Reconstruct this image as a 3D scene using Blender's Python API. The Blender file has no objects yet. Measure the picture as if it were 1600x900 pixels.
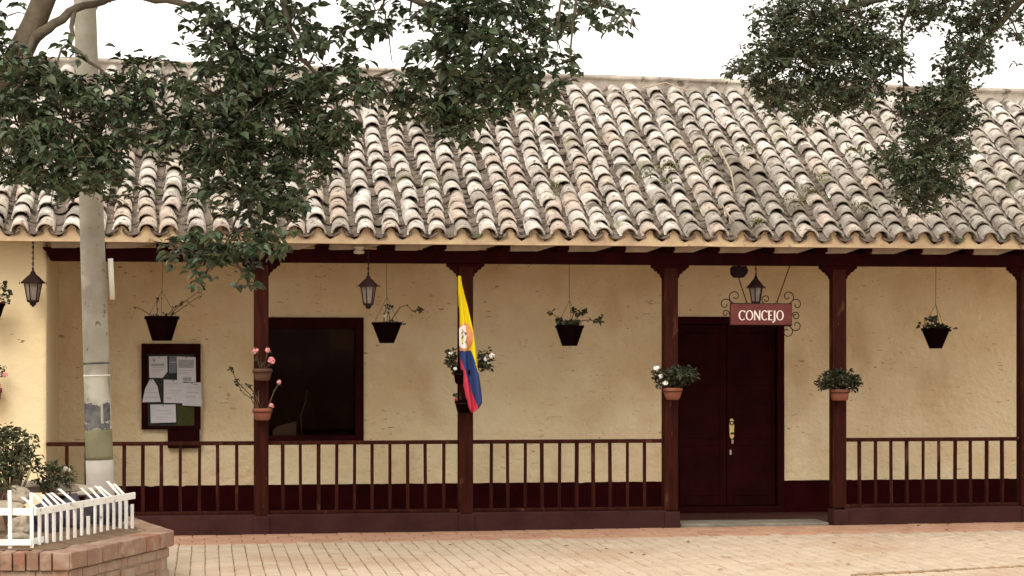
import bpy, math, random
from mathutils import Vector, Matrix, Euler, noise

# ------------------------------------------------------------------ camera, world, sun, exposure
SC = bpy.context.scene
COL = SC.collection
PI = math.pi
R = math.radians

F, HZ, CAMH = 3300.0, 563.0, 1.6          # focal length in photo pixels, horizon row, eye height
cam = bpy.data.cameras.new('camera')
cam_o = bpy.data.objects.new('camera', cam)
COL.objects.link(cam_o)
cam.sensor_width = 36.0
cam.lens = F / 1600 * 36
cam.shift_y = (HZ - 450) / 1600
cam.clip_start, cam.clip_end = 0.1, 2000
cam_o.location = (0, 0, CAMH)
cam_o.rotation_euler = (R(90), 0, 0)
SC.camera = cam_o

SUN_EL, SUN_AZ = R(42), R(196)            # soft sun behind high cloud
world = bpy.data.worlds.new('World')
SC.world = world
world.use_nodes = True
wn = world.node_tree
bg = wn.nodes['Background']
sky = wn.nodes.new('ShaderNodeTexSky')
sky.sky_type = 'NISHITA'
sky.sun_disc = False
sky.sun_elevation = SUN_EL
sky.sun_rotation = SUN_AZ
sky.dust_density = 5
mixn = wn.nodes.new('ShaderNodeMix')
mixn.data_type = 'RGBA'
mixn.inputs['Factor'].default_value = 0.9
mixn.inputs['B'].default_value = (13.0, 12.4, 11.2, 1)     # bright cloud cover
wn.links.new(sky.outputs[0], mixn.inputs['A'])
wn.links.new(mixn.outputs['Result'], bg.inputs['Color'])
bg.inputs['Strength'].default_value = 0.1

sun = bpy.data.lights.new('sun', 'SUN')
sun.energy = 1.6
sun.angle = R(30)
sun.color = (1.0, 0.94, 0.84)
sun_o = bpy.data.objects.new('sun', sun)
COL.objects.link(sun_o)
sd = Vector((math.sin(SUN_AZ) * math.cos(SUN_EL), math.cos(SUN_AZ) * math.cos(SUN_EL), math.sin(SUN_EL)))
sun_o.rotation_euler = sd.to_track_quat('Z', 'Y').to_euler()

SC.view_settings.view_transform = 'Standard'
SC.view_settings.look = 'None'
SC.view_settings.gamma = 1
SC.view_settings.exposure = 0.45

# ------------------------------------------------------------------ frames: the facade stands 20 m off, turned 8 degrees
TH = R(8.2)
CT, ST = math.cos(TH), math.sin(TH)
OX, OY = (727 - 800) / F * 20.0, 20.0
GS = 0.0046                                # the plaza climbs gently along the facade


def W(u, v, z):
    return Vector((OX + u * CT - v * ST, OY + u * ST + v * CT, z))


def ub(px, v=0.0):
    t = (px - 800) / F
    return (t * (OY + v * CT) - OX + v * ST) / (CT - t * ST)


def zb(px, py, v=0.0):
    u = ub(px, v)
    return CAMH + (HZ - py) / F * (OY + u * ST + v * CT)


def bp(px, py, v=0.0):                      # photo pixel on the plane v -> (u, z)
    return ub(px, v), zb(px, py, v)


def pw(px, py, Y):                          # photo pixel at distance Y -> world
    return Vector(((px - 800) / F * Y, Y, CAMH + (HZ - py) / F * Y))


def gz(u):
    return GS * u


# ------------------------------------------------------------------ mesh helpers
class MB:
    def __init__(self):
        self.v, self.f, self.m = [], [], []

    def add(self, vs, fs, M=None, mi=0):
        o = len(self.v)
        if M is not None:
            vs = [M @ Vector(p) for p in vs]
        self.v += [tuple(p) for p in vs]
        self.f += [tuple(i + o for i in q) for q in fs]
        self.m += [mi] * len(fs)
        return self

    def box(self, x0, x1, y0, y1, z0, z1, M=None, mi=0):
        vs = [(x0, y0, z0), (x1, y0, z0), (x1, y1, z0), (x0, y1, z0), (x0, y0, z1), (x1, y0, z1), (x1, y1, z1), (x0, y1, z1)]
        fs = [(3, 2, 1, 0), (4, 5, 6, 7), (0, 1, 5, 4), (1, 2, 6, 5), (2, 3, 7, 6), (3, 0, 4, 7)]
        return self.add(vs, fs, M, mi)

    def lathe(self, prof, n=16, c=(0, 0, 0), mi=0, caps=True, arc=None):
        vs, fs = [], []
        for r, z in prof:
            for k in range(n):
                a = 2 * PI * k / n
                vs.append((c[0] + r * math.cos(a), c[1] + r * math.sin(a), c[2] + z))
        for i in range(len(prof) - 1):
            for k in range(n):
                k2 = (k + 1) % n
                fs.append((i * n + k, i * n + k2, (i + 1) * n + k2, (i + 1) * n + k))
        if caps:
            fs.append(tuple(reversed(range(n))))
            fs.append(tuple((len(prof) - 1) * n + k for k in range(n)))
        return self.add(vs, fs, None, mi)

    def tube(self, pts, rad, n=6, mi=0):
        pts = [Vector(p) for p in pts]
        if not isinstance(rad, (list, tuple)):
            rad = [rad] * len(pts)
        vs, fs = [], []
        up = None
        for i, p in enumerate(pts):
            d = (pts[min(i + 1, len(pts) - 1)] - pts[max(i - 1, 0)])
            if d.length < 1e-9:
                d = Vector((0, 0, 1))
            d.normalize()
            if up is None:
                up = d.orthogonal().normalized()
            up = (up - d * up.dot(d))
            up = up.normalized() if up.length > 1e-6 else d.orthogonal().normalized()
            w = d.cross(up)
            for k in range(n):
                a = 2 * PI * k / n
                vs.append(p + (up * math.cos(a) + w * math.sin(a)) * rad[i])
        for i in range(len(pts) - 1):
            for k in range(n):
                k2 = (k + 1) % n
                fs.append((i * n + k, i * n + k2, (i + 1) * n + k2, (i + 1) * n + k))
        fs.append(tuple(reversed(range(n))))
        fs.append(tuple((len(pts) - 1) * n + k for k in range(n)))
        return self.add(vs, fs, None, mi)

    def strip(self, path, wv, tv, mi=0):    # a rectangular section swept along a path
        vs, fs = [], []
        wv, tv = Vector(wv) * 0.5, Vector(tv) * 0.5
        for p in path:
            p = Vector(p)
            vs += [p - wv - tv, p + wv - tv, p + wv + tv, p - wv + tv]
        for i in range(len(path) - 1):
            for k in range(4):
                k2 = (k + 1) % 4
                fs.append((i * 4 + k, i * 4 + k2, (i + 1) * 4 + k2, (i + 1) * 4 + k))
        fs += [(3, 2, 1, 0), tuple((len(path) - 1) * 4 + k for k in range(4))]
        return self.add(vs, fs, None, mi)

    def prism(self, poly, y0, y1, mi=0):     # polygon in x-z, pushed from y0 (front) to y1
        n = len(poly)
        vs = [(x, y0, z) for x, z in poly] + [(x, y1, z) for x, z in poly]
        fs = [tuple(range(n)), tuple(reversed(range(n, 2 * n)))]
        fs += [(k, k + n, (k + 1) % n + n, (k + 1) % n) for k in range(n)]
        return self.add(vs, fs, None, mi)

    def mesh(self, name, mats, smooth=False):
        me = bpy.data.meshes.new(name)
        me.from_pydata(self.v, [], self.f)
        if not isinstance(mats, (list, tuple)):
            mats = [mats]
        for m in mats:
            me.materials.append(m)
        if len(mats) > 1:
            me.polygons.foreach_set('material_index', self.m)
        if smooth:
            me.polygons.foreach_set('use_smooth', [True] * len(me.polygons))
        me.update()
        return me

    def build(self, name, mats, parent=None, smooth=False, bevel=0.0, loc=None):
        o = bpy.data.objects.new(name, self.mesh(name, mats, smooth))
        COL.objects.link(o)
        if parent:
            o.parent = parent
        if loc is not None:
            o.location = loc
        if bevel:
            b = o.modifiers.new('bevel', 'BEVEL')
            b.width = bevel
            b.segments = 2
            b.limit_method = 'ANGLE'
        return o


def inst(name, me, parent, M):
    o = bpy.data.objects.new(name, me)
    COL.objects.link(o)
    if parent:
        o.parent = parent
    o.matrix_local = M
    return o


def tag(o, label=None, cat=None, group=None, kind=None):
    if label:
        o['label'] = label
    if cat:
        o['category'] = cat
    if group:
        o['group'] = group
    if kind:
        o['kind'] = kind
    return o


def thing(name, label, cat, loc=(0, 0, 0), rotz=0.0, group=None):
    o = bpy.data.objects.new(name, None)
    COL.objects.link(o)
    o.location = loc
    o.rotation_euler = (0, 0, rotz)
    o.empty_display_size = 0.1
    return tag(o, label, cat, group)


# ------------------------------------------------------------------ materials
def pmat(name, base, base2=None, scale=4.0, rough=0.85, spec=0.3, metallic=0.0, bump=0.0, bscale=60.0, rand=None, randcols=None,
         specks=None, stretch=(1, 1, 1), detail=6.0, lo=0.35, hi=0.65, extra=None, bdist=0.01):
    m = bpy.data.materials.new(name)
    m.use_nodes = True
    nt = m.node_tree
    N, L = nt.nodes, nt.links
    b = N['Principled BSDF']
    b.inputs['Roughness'].default_value = rough
    b.inputs['Specular IOR Level'].default_value = spec
    b.inputs['Metallic'].default_value = metallic
    geo = N.new('ShaderNodeNewGeometry')
    mp = N.new('ShaderNodeMapping')
    mp.inputs['Scale'].default_value = stretch
    L.new(geo.outputs['Position'], mp.inputs['Vector'])
    rnd = None
    if rand == 'obj':
        rnd = N.new('ShaderNodeObjectInfo').outputs['Random']
    elif rand == 'isl':
        rnd = geo.outputs['Random Per Island']

    def nz(sc, det=detail):
        n = N.new('ShaderNodeTexNoise')
        n.inputs['Scale'].default_value = sc
        n.inputs['Detail'].default_value = det
        n.inputs['Roughness'].default_value = 0.6
        L.new(mp.outputs[0], n.inputs['Vector'])
        return n.outputs['Fac']

    def ramp(fac, stops):
        r = N.new('ShaderNodeValToRGB')
        e = r.color_ramp.elements
        while len(e) < len(stops):
            e.new(0.5)
        for k, (p, c) in enumerate(stops):
            e[k].position = p
            e[k].color = (*c, 1) if len(c) == 3 else c
        L.new(fac, r.inputs['Fac'])
        return r.outputs['Color']

    def mix(fac, a, c, mode='MIX'):
        x = N.new('ShaderNodeMix')
        x.data_type = 'RGBA'
        x.blend_type = mode
        for s, val in (('Factor', fac), ('A', a), ('B', c)):
            if isinstance(val, (int, float)):
                x.inputs[s].default_value = val
            elif isinstance(val, tuple):
                x.inputs[s].default_value = (*val, 1)
            else:
                L.new(val, x.inputs[s])
        return x.outputs['Result']
    col = tuple(base)
    if randcols and rnd is not None:
        k = len(randcols)
        col = ramp(rnd, [(i / max(1, k - 1), c) for i, c in enumerate(randcols)])
    if base2:
        f = ramp(nz(scale), [(lo, (0, 0, 0)), (hi, (1, 1, 1))])
        col = mix(f, col, tuple(base2))
    for sp in (specks or []):
        c, sc, thr, wid = sp[:4]
        mps = mp
        n = N.new('ShaderNodeTexNoise')
        n.inputs['Scale'].default_value = sc
        n.inputs['Detail'].default_value = 4
        if len(sp) > 4:
            m2 = N.new('ShaderNodeMapping')
            m2.inputs['Scale'].default_value = sp[4]
            L.new(geo.outputs['Position'], m2.inputs['Vector'])
            mps = m2
        L.new(mps.outputs[0], n.inputs['Vector'])
        f = ramp(n.outputs['Fac'], [(thr, (0, 0, 0)), (thr + wid, (1, 1, 1))])
        if len(sp) > 5:                     # only in patches
            pn_ = N.new('ShaderNodeTexNoise')
            pn_.inputs['Scale'].default_value = sp[5]
            L.new(geo.outputs['Position'], pn_.inputs['Vector'])
            f2 = ramp(pn_.outputs['Fac'], [(0.50, (0, 0, 0)), (0.62, (1, 1, 1))])
            f = mix(1.0, f, f2, 'MULTIPLY')
        col = mix(f, col, c)
    if isinstance(col, tuple):
        b.inputs['Base Color'].default_value = (*col, 1)
    else:
        L.new(col, b.inputs['Base Color'])
    if bump:
        bn = N.new('ShaderNodeBump')
        bn.inputs['Strength'].default_value = bump
        bn.inputs['Distance'].default_value = bdist
        L.new(nz(bscale, 8.0), bn.inputs['Height'])
        L.new(bn.outputs[0], b.inputs['Normal'])
    return m


M = {}
M['plaster'] = pmat('cream_plaster', (0.77, 0.63, 0.42), (0.68, 0.515, 0.315), scale=2.4, rough=0.95, spec=0.1, bump=0.8, bscale=11, bdist=0.04,
                    specks=[((0.60, 0.43, 0.26), 1.7, 0.56, 0.18, (1, 1, 0.5)), ((0.76, 0.63, 0.42), 0.9, 0.56, 0.12), ((0.34, 0.22, 0.12), 13.0, 0.635, 0.07, (.8, 1, 3.0), 2.2), ((0.24, 0.15, 0.08), 24.0, 0.66, 0.05, (.8, 1, 2.5), 3.1)])
M['plaster_out'] = pmat('pale_plaster', (0.74, 0.62, 0.40), (0.70, 0.55, 0.33), scale=1.3, rough=0.95, spec=0.1, bump=0.5, bscale=9, bdist=0.03,
                        specks=[((0.25, 0.16, 0.08), 9.0, 0.71, 0.04, (1, 1, 3.5))])
M['maroon'] = pmat('maroon_paint', (0.024, 0.0022, 0.0030), (0.015, 0.0014, 0.002), scale=4, rough=0.85, spec=0.03, bump=0.2, bscale=30)
M['maroon_wood'] = pmat('maroon_stained_wood', (0.025, 0.0020, 0.0028), (0.013, 0.0011, 0.0016), scale=5, rough=0.7, spec=0.05, stretch=(1, 1, 1), bump=0.2, bscale=40)
M['post_wood'] = pmat('brown_stained_wood', (0.044, 0.0105, 0.006), (0.022, 0.0048, 0.0034), scale=7, rough=0.75, spec=0.06, stretch=(3, 3, 0.4), bump=0.35, bscale=30,
                       specks=[((0.085, 0.032, 0.020), 5, 0.62, 0.08, (2.5, 2.5, 0.7)), ((0.14, 0.075, 0.05), 26, 0.72, 0.03, (1, 1, 0.6))])
M['plinth'] = pmat('dull_red_paint_on_plinth', (0.056, 0.021, 0.019), (0.036, 0.013, 0.0125), scale=3, rough=0.85, spec=0.08, bump=0.4, bscale=14, bdist=0.02,
                   specks=[((0.045, 0.018, 0.017), 2.2, 0.55, 0.12)])
M['cement'] = pmat('worn_cement', (0.25, 0.225, 0.185), (0.16, 0.14, 0.115), scale=5, rough=0.95, spec=0.1, bump=0.4, bscale=25)
M['gallery_floor'] = pmat('dark_red_floor', (0.06, 0.020, 0.017), (0.04, 0.014, 0.012), scale=4, rough=0.7, spec=0.2)
M['mortar'] = pmat('eave_mortar', (0.50, 0.38, 0.235), (0.38, 0.265, 0.18), scale=5, rough=0.95, spec=0.1, bump=0.5, bscale=16, bdist=0.02,
                   specks=[((0.25, 0.17, 0.10), 7, 0.64, 0.06)])
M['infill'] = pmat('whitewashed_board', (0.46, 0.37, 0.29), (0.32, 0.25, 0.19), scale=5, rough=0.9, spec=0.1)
M['ridge'] = pmat('ridge_mortar', (0.42, 0.365, 0.31), (0.27, 0.225, 0.195), scale=5, rough=0.95, spec=0.1, bump=0.7, bscale=14, bdist=0.03,
                  specks=[((0.15, 0.125, 0.105), 7, 0.58, 0.08), ((0.52, 0.48, 0.42), 3, 0.6, 0.08)])
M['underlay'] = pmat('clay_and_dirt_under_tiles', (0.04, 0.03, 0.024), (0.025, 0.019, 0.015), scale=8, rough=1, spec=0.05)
TC = [(0.38, 0.325, 0.285), (0.55, 0.51, 0.465), (0.42, 0.37, 0.33), (0.63, 0.595, 0.55), (0.28, 0.24, 0.21), (0.52, 0.465, 0.42), (0.47, 0.435, 0.395)]
for k, rd in (('tile', 'obj'), ('tile_mass', 'isl')):
    M[k] = pmat('weathered_clay_' + k, TC[0], (0.72, 0.70, 0.655), scale=9, lo=0.48, hi=0.66, rough=0.95, spec=0.1, rand=rd, randcols=TC, bump=0.5, bscale=45,
                specks=[((0.18, 0.145, 0.12), 16, 0.58, 0.10), ((0.22, 0.19, 0.155), 0.75, 0.53, 0.12), ((0.13, 0.11, 0.09), 3.2, 0.60, 0.10), ((0.24, 0.235, 0.14), 2.3, 0.64, 0.08), ((0.08, 0.065, 0.05), 34, 0.64, 0.05)])
    M[k.replace('tile', 'channel')] = pmat('dark_clay_' + k, (0.12, 0.09, 0.075), (0.22, 0.18, 0.15), scale=10, rough=0.95, spec=0.1, rand=rd,  # channel tiles coloured darker than the covers
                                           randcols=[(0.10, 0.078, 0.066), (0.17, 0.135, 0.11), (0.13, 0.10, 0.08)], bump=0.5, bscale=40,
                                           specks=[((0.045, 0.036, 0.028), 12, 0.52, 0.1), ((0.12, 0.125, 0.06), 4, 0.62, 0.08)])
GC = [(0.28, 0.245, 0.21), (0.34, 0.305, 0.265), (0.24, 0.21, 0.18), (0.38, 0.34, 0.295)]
WC = [(0.42, 0.335, 0.285), (0.48, 0.40, 0.345), (0.37, 0.295, 0.255), (0.52, 0.445, 0.385)]
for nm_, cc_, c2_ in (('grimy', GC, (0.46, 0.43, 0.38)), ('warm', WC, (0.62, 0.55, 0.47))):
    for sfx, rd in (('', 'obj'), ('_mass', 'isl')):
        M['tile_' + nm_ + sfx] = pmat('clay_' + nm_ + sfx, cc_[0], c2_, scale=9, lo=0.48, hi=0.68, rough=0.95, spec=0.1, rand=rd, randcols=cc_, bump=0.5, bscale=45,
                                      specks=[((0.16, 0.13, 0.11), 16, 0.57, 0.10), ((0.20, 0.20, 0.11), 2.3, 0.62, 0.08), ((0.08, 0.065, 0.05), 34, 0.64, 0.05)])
PC = [(0.47, 0.37, 0.275), (0.50, 0.40, 0.305), (0.45, 0.35, 0.26), (0.485, 0.385, 0.29), (0.52, 0.42, 0.325)]
for k, rd in (('paver', 'obj'), ('paver_mass', 'isl')):
    M[k] = pmat('sandy_brick_' + k, PC[0], (0.53, 0.42, 0.315), scale=2.2, lo=0.45, hi=0.75, rough=0.9, spec=0.15, rand=rd, randcols=PC, bump=0.35, bscale=50,
                specks=[((0.36, 0.24, 0.16), 5, 0.62, 0.1), ((0.42, 0.29, 0.20), 0.8, 0.52, 0.2), ((0.27, 0.17, 0.11), 13, 0.66, 0.05, (1, 2, 1))])
M['border'] = pmat('red_border_brick', (0.40, 0.21, 0.14), (0.47, 0.29, 0.19), scale=3, rough=0.9, spec=0.15, rand='obj',
                   randcols=[(0.36, 0.18, 0.12), (0.44, 0.24, 0.16), (0.40, 0.22, 0.15)], bump=0.3, bscale=50)
M['joint'] = pmat('sand_joint', (0.33, 0.23, 0.15), (0.26, 0.18, 0.115), scale=6, rough=1, spec=0.05)
M['brick'] = pmat('red_planter_brick', (0.25, 0.145, 0.10), (0.36, 0.27, 0.20), scale=7, lo=0.45, hi=0.7, rough=0.9, spec=0.15, rand='obj',
                  randcols=[(0.27, 0.12, 0.075), (0.21, 0.125, 0.09), (0.28, 0.165, 0.115), (0.245, 0.15, 0.11)], bump=0.5, bscale=40,
                  specks=[((0.14, 0.09, 0.06), 8, 0.62, 0.1)])
M['grey_brick'] = pmat('mortar_smeared_brick', (0.26, 0.15, 0.11), (0.34, 0.26, 0.20), scale=6, rough=0.95, spec=0.1, rand='obj',
                       randcols=[(0.24, 0.13, 0.09), (0.29, 0.18, 0.13), (0.26, 0.14, 0.10)], bump=0.5, bscale=30)
M['brick_mortar'] = pmat('planter_mortar', (0.36, 0.28, 0.21), (0.24, 0.18, 0.14), scale=8, rough=1, spec=0.05, bump=0.5, bscale=40)
M['soil'] = pmat('dry_soil', (0.13, 0.085, 0.055), (0.22, 0.15, 0.10), scale=9, rough=1, spec=0.05, bump=0.8, bscale=40)
M['white_paint'] = pmat('white_fence_paint', (0.82, 0.80, 0.77), (0.66, 0.62, 0.55), scale=9, lo=0.5, hi=0.72, rough=0.7, spec=0.2, bump=0.3, bscale=40,
                         specks=[((0.34, 0.27, 0.20), 18, 0.66, 0.06), ((0.45, 0.38, 0.30), 45, 0.67, 0.05)])
M['stone'] = pmat('garden_stone', (0.42, 0.36, 0.28), (0.28, 0.23, 0.18), scale=7, rough=0.95, spec=0.1, bump=0.6, bscale=20)
M['dusky'] = pmat('shade_dark_stone', (0.075, 0.065, 0.085), (0.05, 0.045, 0.06), scale=7, rough=0.95, spec=0.1, bump=0.6, bscale=20)  # near-black stone colour stands in for the shade behind the fence
M['pole'] = pmat('utility_pole_concrete', (0.37, 0.34, 0.28), (0.26, 0.24, 0.195), scale=4, rough=0.95, spec=0.1, bump=0.4, bscale=30,
                 specks=[((0.15, 0.14, 0.12), 14, 0.63, 0.05), ((0.44, 0.42, 0.36), 2.5, 0.56, 0.1), ((0.20, 0.19, 0.15), 6, 0.60, 0.08, (1, 1, 0.15))])
M['pole_dark'] = pmat('torn_poster_residue', (0.055, 0.058, 0.066), (0.16, 0.155, 0.15), scale=14, rough=0.9, spec=0.1)
M['pole_green'] = pmat('olive_paint_band', (0.215, 0.20, 0.125), (0.16, 0.15, 0.095), scale=5, rough=0.9, spec=0.1)
M['pole_grey'] = pmat('grey_paint_band', (0.44, 0.40, 0.36), (0.36, 0.33, 0.30), scale=5, rough=0.9, spec=0.1)
M['pvc'] = pmat('white_pvc', (0.70, 0.67, 0.60), rough=0.5)
M['iron'] = pmat('black_iron', (0.020, 0.008, 0.008), rough=0.6, spec=0.15)
M['lamp_glass'] = pmat('lantern_glass', (0.22, 0.185, 0.16), (0.13, 0.105, 0.09), scale=12, rough=0.2, spec=0.5)
M['terracotta'] = pmat('terracotta_pot', (0.27, 0.095, 0.058), (0.19, 0.07, 0.045), scale=9, rough=0.85, spec=0.2, bump=0.2, bscale=40)
M['dark_pot'] = pmat('dark_hanging_pot', (0.006, 0.0014, 0.0014), (0.0035, 0.0008, 0.0008), scale=9, rough=0.9, spec=0.02)
M['clay_light'] = pmat('dusty_brown_pot', (0.13, 0.065, 0.045), (0.09, 0.045, 0.03), scale=9, rough=0.85, spec=0.2)
M['pot_leaf'] = pmat('geranium_leaf', (0.05, 0.06, 0.025), rough=0.6, spec=0.3, rand='isl', randcols=[(0.018, 0.018, 0.010), (0.045, 0.052, 0.022), (0.025, 0.018, 0.012)])
M['stem'] = pmat('woody_stem', (0.12, 0.075, 0.045), rough=0.9)
M['pink'] = pmat('pink_petal', (0.80, 0.28, 0.30), (0.85, 0.45, 0.45), scale=30, rough=0.6)
M['white_flower'] = pmat('white_petal', (0.85, 0.83, 0.78), rough=0.6)
M['cream_flower'] = pmat('cream_petal', (0.50, 0.45, 0.36), rough=0.7)
M['red_flower'] = pmat('red_petal', (0.45, 0.05, 0.06), rough=0.6)
M['leaf_a'] = pmat('broad_tree_leaf', (0.033, 0.059, 0.026), rough=0.42, spec=0.38, rand='isl', randcols=[(0.022, 0.037, 0.018), (0.054, 0.085, 0.041), (0.032, 0.052, 0.027), (0.095, 0.132, 0.067), (0.018, 0.026, 0.013), (0.047, 0.072, 0.037), (0.070, 0.090, 0.043), (0.029, 0.045, 0.024)])
M['leaf_a1'] = pmat('single_tree_leaf', (0.033, 0.059, 0.026), rough=0.42, spec=0.38, rand='obj', randcols=[(0.022, 0.037, 0.018), (0.054, 0.085, 0.041), (0.032, 0.052, 0.027), (0.095, 0.132, 0.067), (0.018, 0.026, 0.013), (0.047, 0.072, 0.037), (0.070, 0.090, 0.043), (0.029, 0.045, 0.024)])
M['leaf_b'] = pmat('small_tree_leaf', (0.033, 0.052, 0.026), rough=0.45, spec=0.38, rand='isl', randcols=[(0.022, 0.037, 0.018), (0.054, 0.085, 0.041), (0.032, 0.052, 0.027), (0.095, 0.132, 0.067), (0.018, 0.026, 0.013), (0.047, 0.072, 0.037), (0.070, 0.090, 0.043), (0.029, 0.045, 0.024)])
M['leaf_b1'] = pmat('single_small_leaf', (0.033, 0.052, 0.026), rough=0.45, spec=0.38, rand='obj', randcols=[(0.022, 0.037, 0.018), (0.054, 0.085, 0.041), (0.032, 0.052, 0.027), (0.095, 0.132, 0.067), (0.018, 0.026, 0.013), (0.047, 0.072, 0.037), (0.070, 0.090, 0.043), (0.029, 0.045, 0.024)])
M['bark'] = pmat('grey_bark', (0.13, 0.105, 0.075), (0.085, 0.07, 0.05), scale=12, rough=0.95, spec=0.1, bump=0.7, bscale=30, specks=[((0.17, 0.17, 0.12), 6, 0.6, 0.1)])
M['bush_leaf'] = pmat('bush_leaf', (0.050, 0.059, 0.025), rough=0.6, spec=0.3, rand='isl', randcols=[(0.043, 0.050, 0.022), (0.074, 0.083, 0.037), (0.031, 0.036, 0.019)])
M['weed'] = pmat('roof_moss', (0.10, 0.11, 0.04), rough=0.9, rand='isl', randcols=[(0.08, 0.085, 0.035), (0.15, 0.155, 0.06), (0.20, 0.17, 0.08)])
M['dry'] = pmat('dry_twig', (0.45, 0.37, 0.28), (0.30, 0.24, 0.17), scale=20, rough=0.95)
M['dry_leaf'] = pmat('dry_leaf', (0.14, 0.065, 0.03), rough=0.9)
M['brass'] = pmat('worn_brass', (0.72, 0.56, 0.26), (0.55, 0.40, 0.18), scale=30, rough=0.35, metallic=0.6)
M['brass_dark'] = pmat('dark_brass', (0.05, 0.03, 0.015), rough=0.5)
M['steel'] = pmat('dull_steel', (0.40, 0.36, 0.33), rough=0.4, metallic=0.5)
M['sign_board'] = pmat('sign_red_brown', (0.135, 0.040, 0.036), (0.10, 0.028, 0.026), scale=8, rough=0.7, spec=0.1)
M['letter'] = pmat('pale_letter_paint', (0.78, 0.70, 0.64), rough=0.6)
M['yellow'] = pmat('flag_yellow', (0.76, 0.60, 0.012), rough=0.7, spec=0.2)
M['blue'] = pmat('flag_blue', (0.030, 0.058, 0.18), rough=0.7, spec=0.2)
M['red'] = pmat('flag_red', (0.58, 0.045, 0.09), rough=0.7, spec=0.2)
M['crest_white'] = pmat('crest_white', (0.80, 0.76, 0.70), rough=0.7)
M['crest_red'] = pmat('crest_ring', (0.62, 0.24, 0.10), rough=0.7)
M['crest_dark'] = pmat('crest_marks', (0.16, 0.12, 0.12), rough=0.7)
M['board_green'] = pmat('board_olive_felt', (0.060, 0.062, 0.018), (0.045, 0.045, 0.018), scale=20, rough=0.95)
M['board_dark'] = pmat('board_dark_felt', (0.040, 0.042, 0.038), (0.03, 0.03, 0.034), scale=20, rough=0.95)
M['paper'] = pmat('paper', (0.60, 0.585, 0.63), (0.54, 0.53, 0.58), scale=9, rough=0.9)
M['paper_blue'] = pmat('slate_blue_card', (0.16, 0.18, 0.22), rough=0.9)
M['ink'] = pmat('grey_ink', (0.27, 0.27, 0.28), (0.36, 0.36, 0.37), scale=40, rough=0.9)
M['ink_soft'] = pmat('faint_ink', (0.44, 0.43, 0.47), rough=0.9)
M['black'] = pmat('black_housing', (0.012, 0.005, 0.006), rough=0.7, spec=0.05)
M['cream_plastic'] = pmat('aged_plastic', (0.50, 0.42, 0.32), rough=0.6)
M['room'] = pmat('dark_room', (0.30, 0.075, 0.055), (0.12, 0.03, 0.025), scale=2.0, rough=0.9)
M['pale_cloth'] = pmat('pale_cloth', (0.55, 0.48, 0.43), (0.4, 0.35, 0.31), scale=8, rough=0.9)
M['card'] = pmat('brown_card', (0.20, 0.10, 0.05), (0.15, 0.07, 0.04), scale=8, rough=0.9)
mg = bpy.data.materials.new('window_glass')
mg.use_nodes = True
_n, _l = mg.node_tree.nodes, mg.node_tree.links
_n.remove(_n['Principled BSDF'])
_t = _n.new('ShaderNodeBsdfTransparent')
_t.inputs[0].default_value = (0.55, 0.5, 0.45, 1)
_g = _n.new('ShaderNodeBsdfGlossy')
_g.inputs['Roughness'].default_value = 0.03
_g.inputs['Color'].default_value = (0.55, 0.34, 0.30, 1)
_fr = _n.new('ShaderNodeFresnel')
_fr.inputs[0].default_value = 1.45
_mx = _n.new('ShaderNodeMixShader')
_mu = _n.new('ShaderNodeMath')
_mu.operation = 'MULTIPLY'
_mu.inputs[1].default_value = 0.16
_l.new(_fr.outputs[0], _mu.inputs[0])
_l.new(_mu.outputs[0], _mx.inputs[0])
_l.new(_t.outputs[0], _mx.inputs[1])
_l.new(_g.outputs[0], _mx.inputs[2])
_l.new(_mx.outputs[0], _n['Material Output'].inputs[0])
M['glass'] = mg

# ------------------------------------------------------------------ ground: a sloping sheet, pavers near the camera
UL, UR = -5.6, 7.6
FACADE = dict(loc=W(0, 0, 0), rotz=TH)
ground = MB()
ground.add([(-300, -300, GS * -300 - 0.03), (300, -300, GS * 300 - 0.03), (300, 300, GS * 300 - 0.03), (-300, 300, GS * -300 - 0.03)], [(0, 1, 2, 3)])
plaza = ground.build('plaza', M['paver_mass'])
plaza.location = W(0, 0, 0)
plaza.rotation_euler = (0, 0, TH)
tag(plaza, 'sandy brick plaza in front of the veranda', kind='structure')
rng = random.Random(3)
bed = MB()
bed.add([(UL - 3, -7, GS * (UL - 3) - 0.012), (UR + 2, -7, GS * (UR + 2) - 0.012), (UR + 2, -0.05, GS * (UR + 2) - 0.012), (UL - 3, -0.05, GS * (UL - 3) - 0.012)], [(0, 1, 2, 3)])
bed.build('joint_bed', M['joint'], plaza)
PWD, PLN = 0.113, 0.226


def paver_box(w, l):
    b = MB()
    e = 0.006
    x, y = w / 2, l / 2
    vs = [(-x, -y, -0.03), (x, -y, -0.03), (x, y, -0.03), (-x, y, -0.03), (-x, -y, -e), (x, -y, -e), (x, y, -e), (-x, y, -e),
          (-x + e, -y + e, 0), (x - e, -y + e, 0), (x - e, y - e, 0), (-x + e, y - e, 0)]
    fs = [(0, 1, 5, 4), (1, 2, 6, 5), (2, 3, 7, 6), (3, 0, 4, 7), (4, 5, 9, 8), (5, 6, 10, 9), (6, 7, 11, 10), (7, 4, 8, 11), (8, 9, 10, 11)]
    return b.add(vs, fs)


pav_me = paver_box(PWD - 0.006, PLN - 0.007).mesh('paver', M['paver'])
pav_src = paver_box(PWD - 0.006, PLN - 0.007)
cells = []
ci = 0
u = -4.3
while u < UR + 0.4:
    off = (ci % 2) * PLN / 2
    v = -1.22 - off
    while v > -5.6:
        cells.append((u, v))
        v -= PLN
    u += PWD
    ci += 1


def inframe(p, m=0):
    Y = p.y
    px = 800 + F * p.x / Y
    py = HZ - F * (p.z - CAMH) / Y
    return -m < px < 1600 + m and -m < py < 900 + m, px, py


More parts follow.
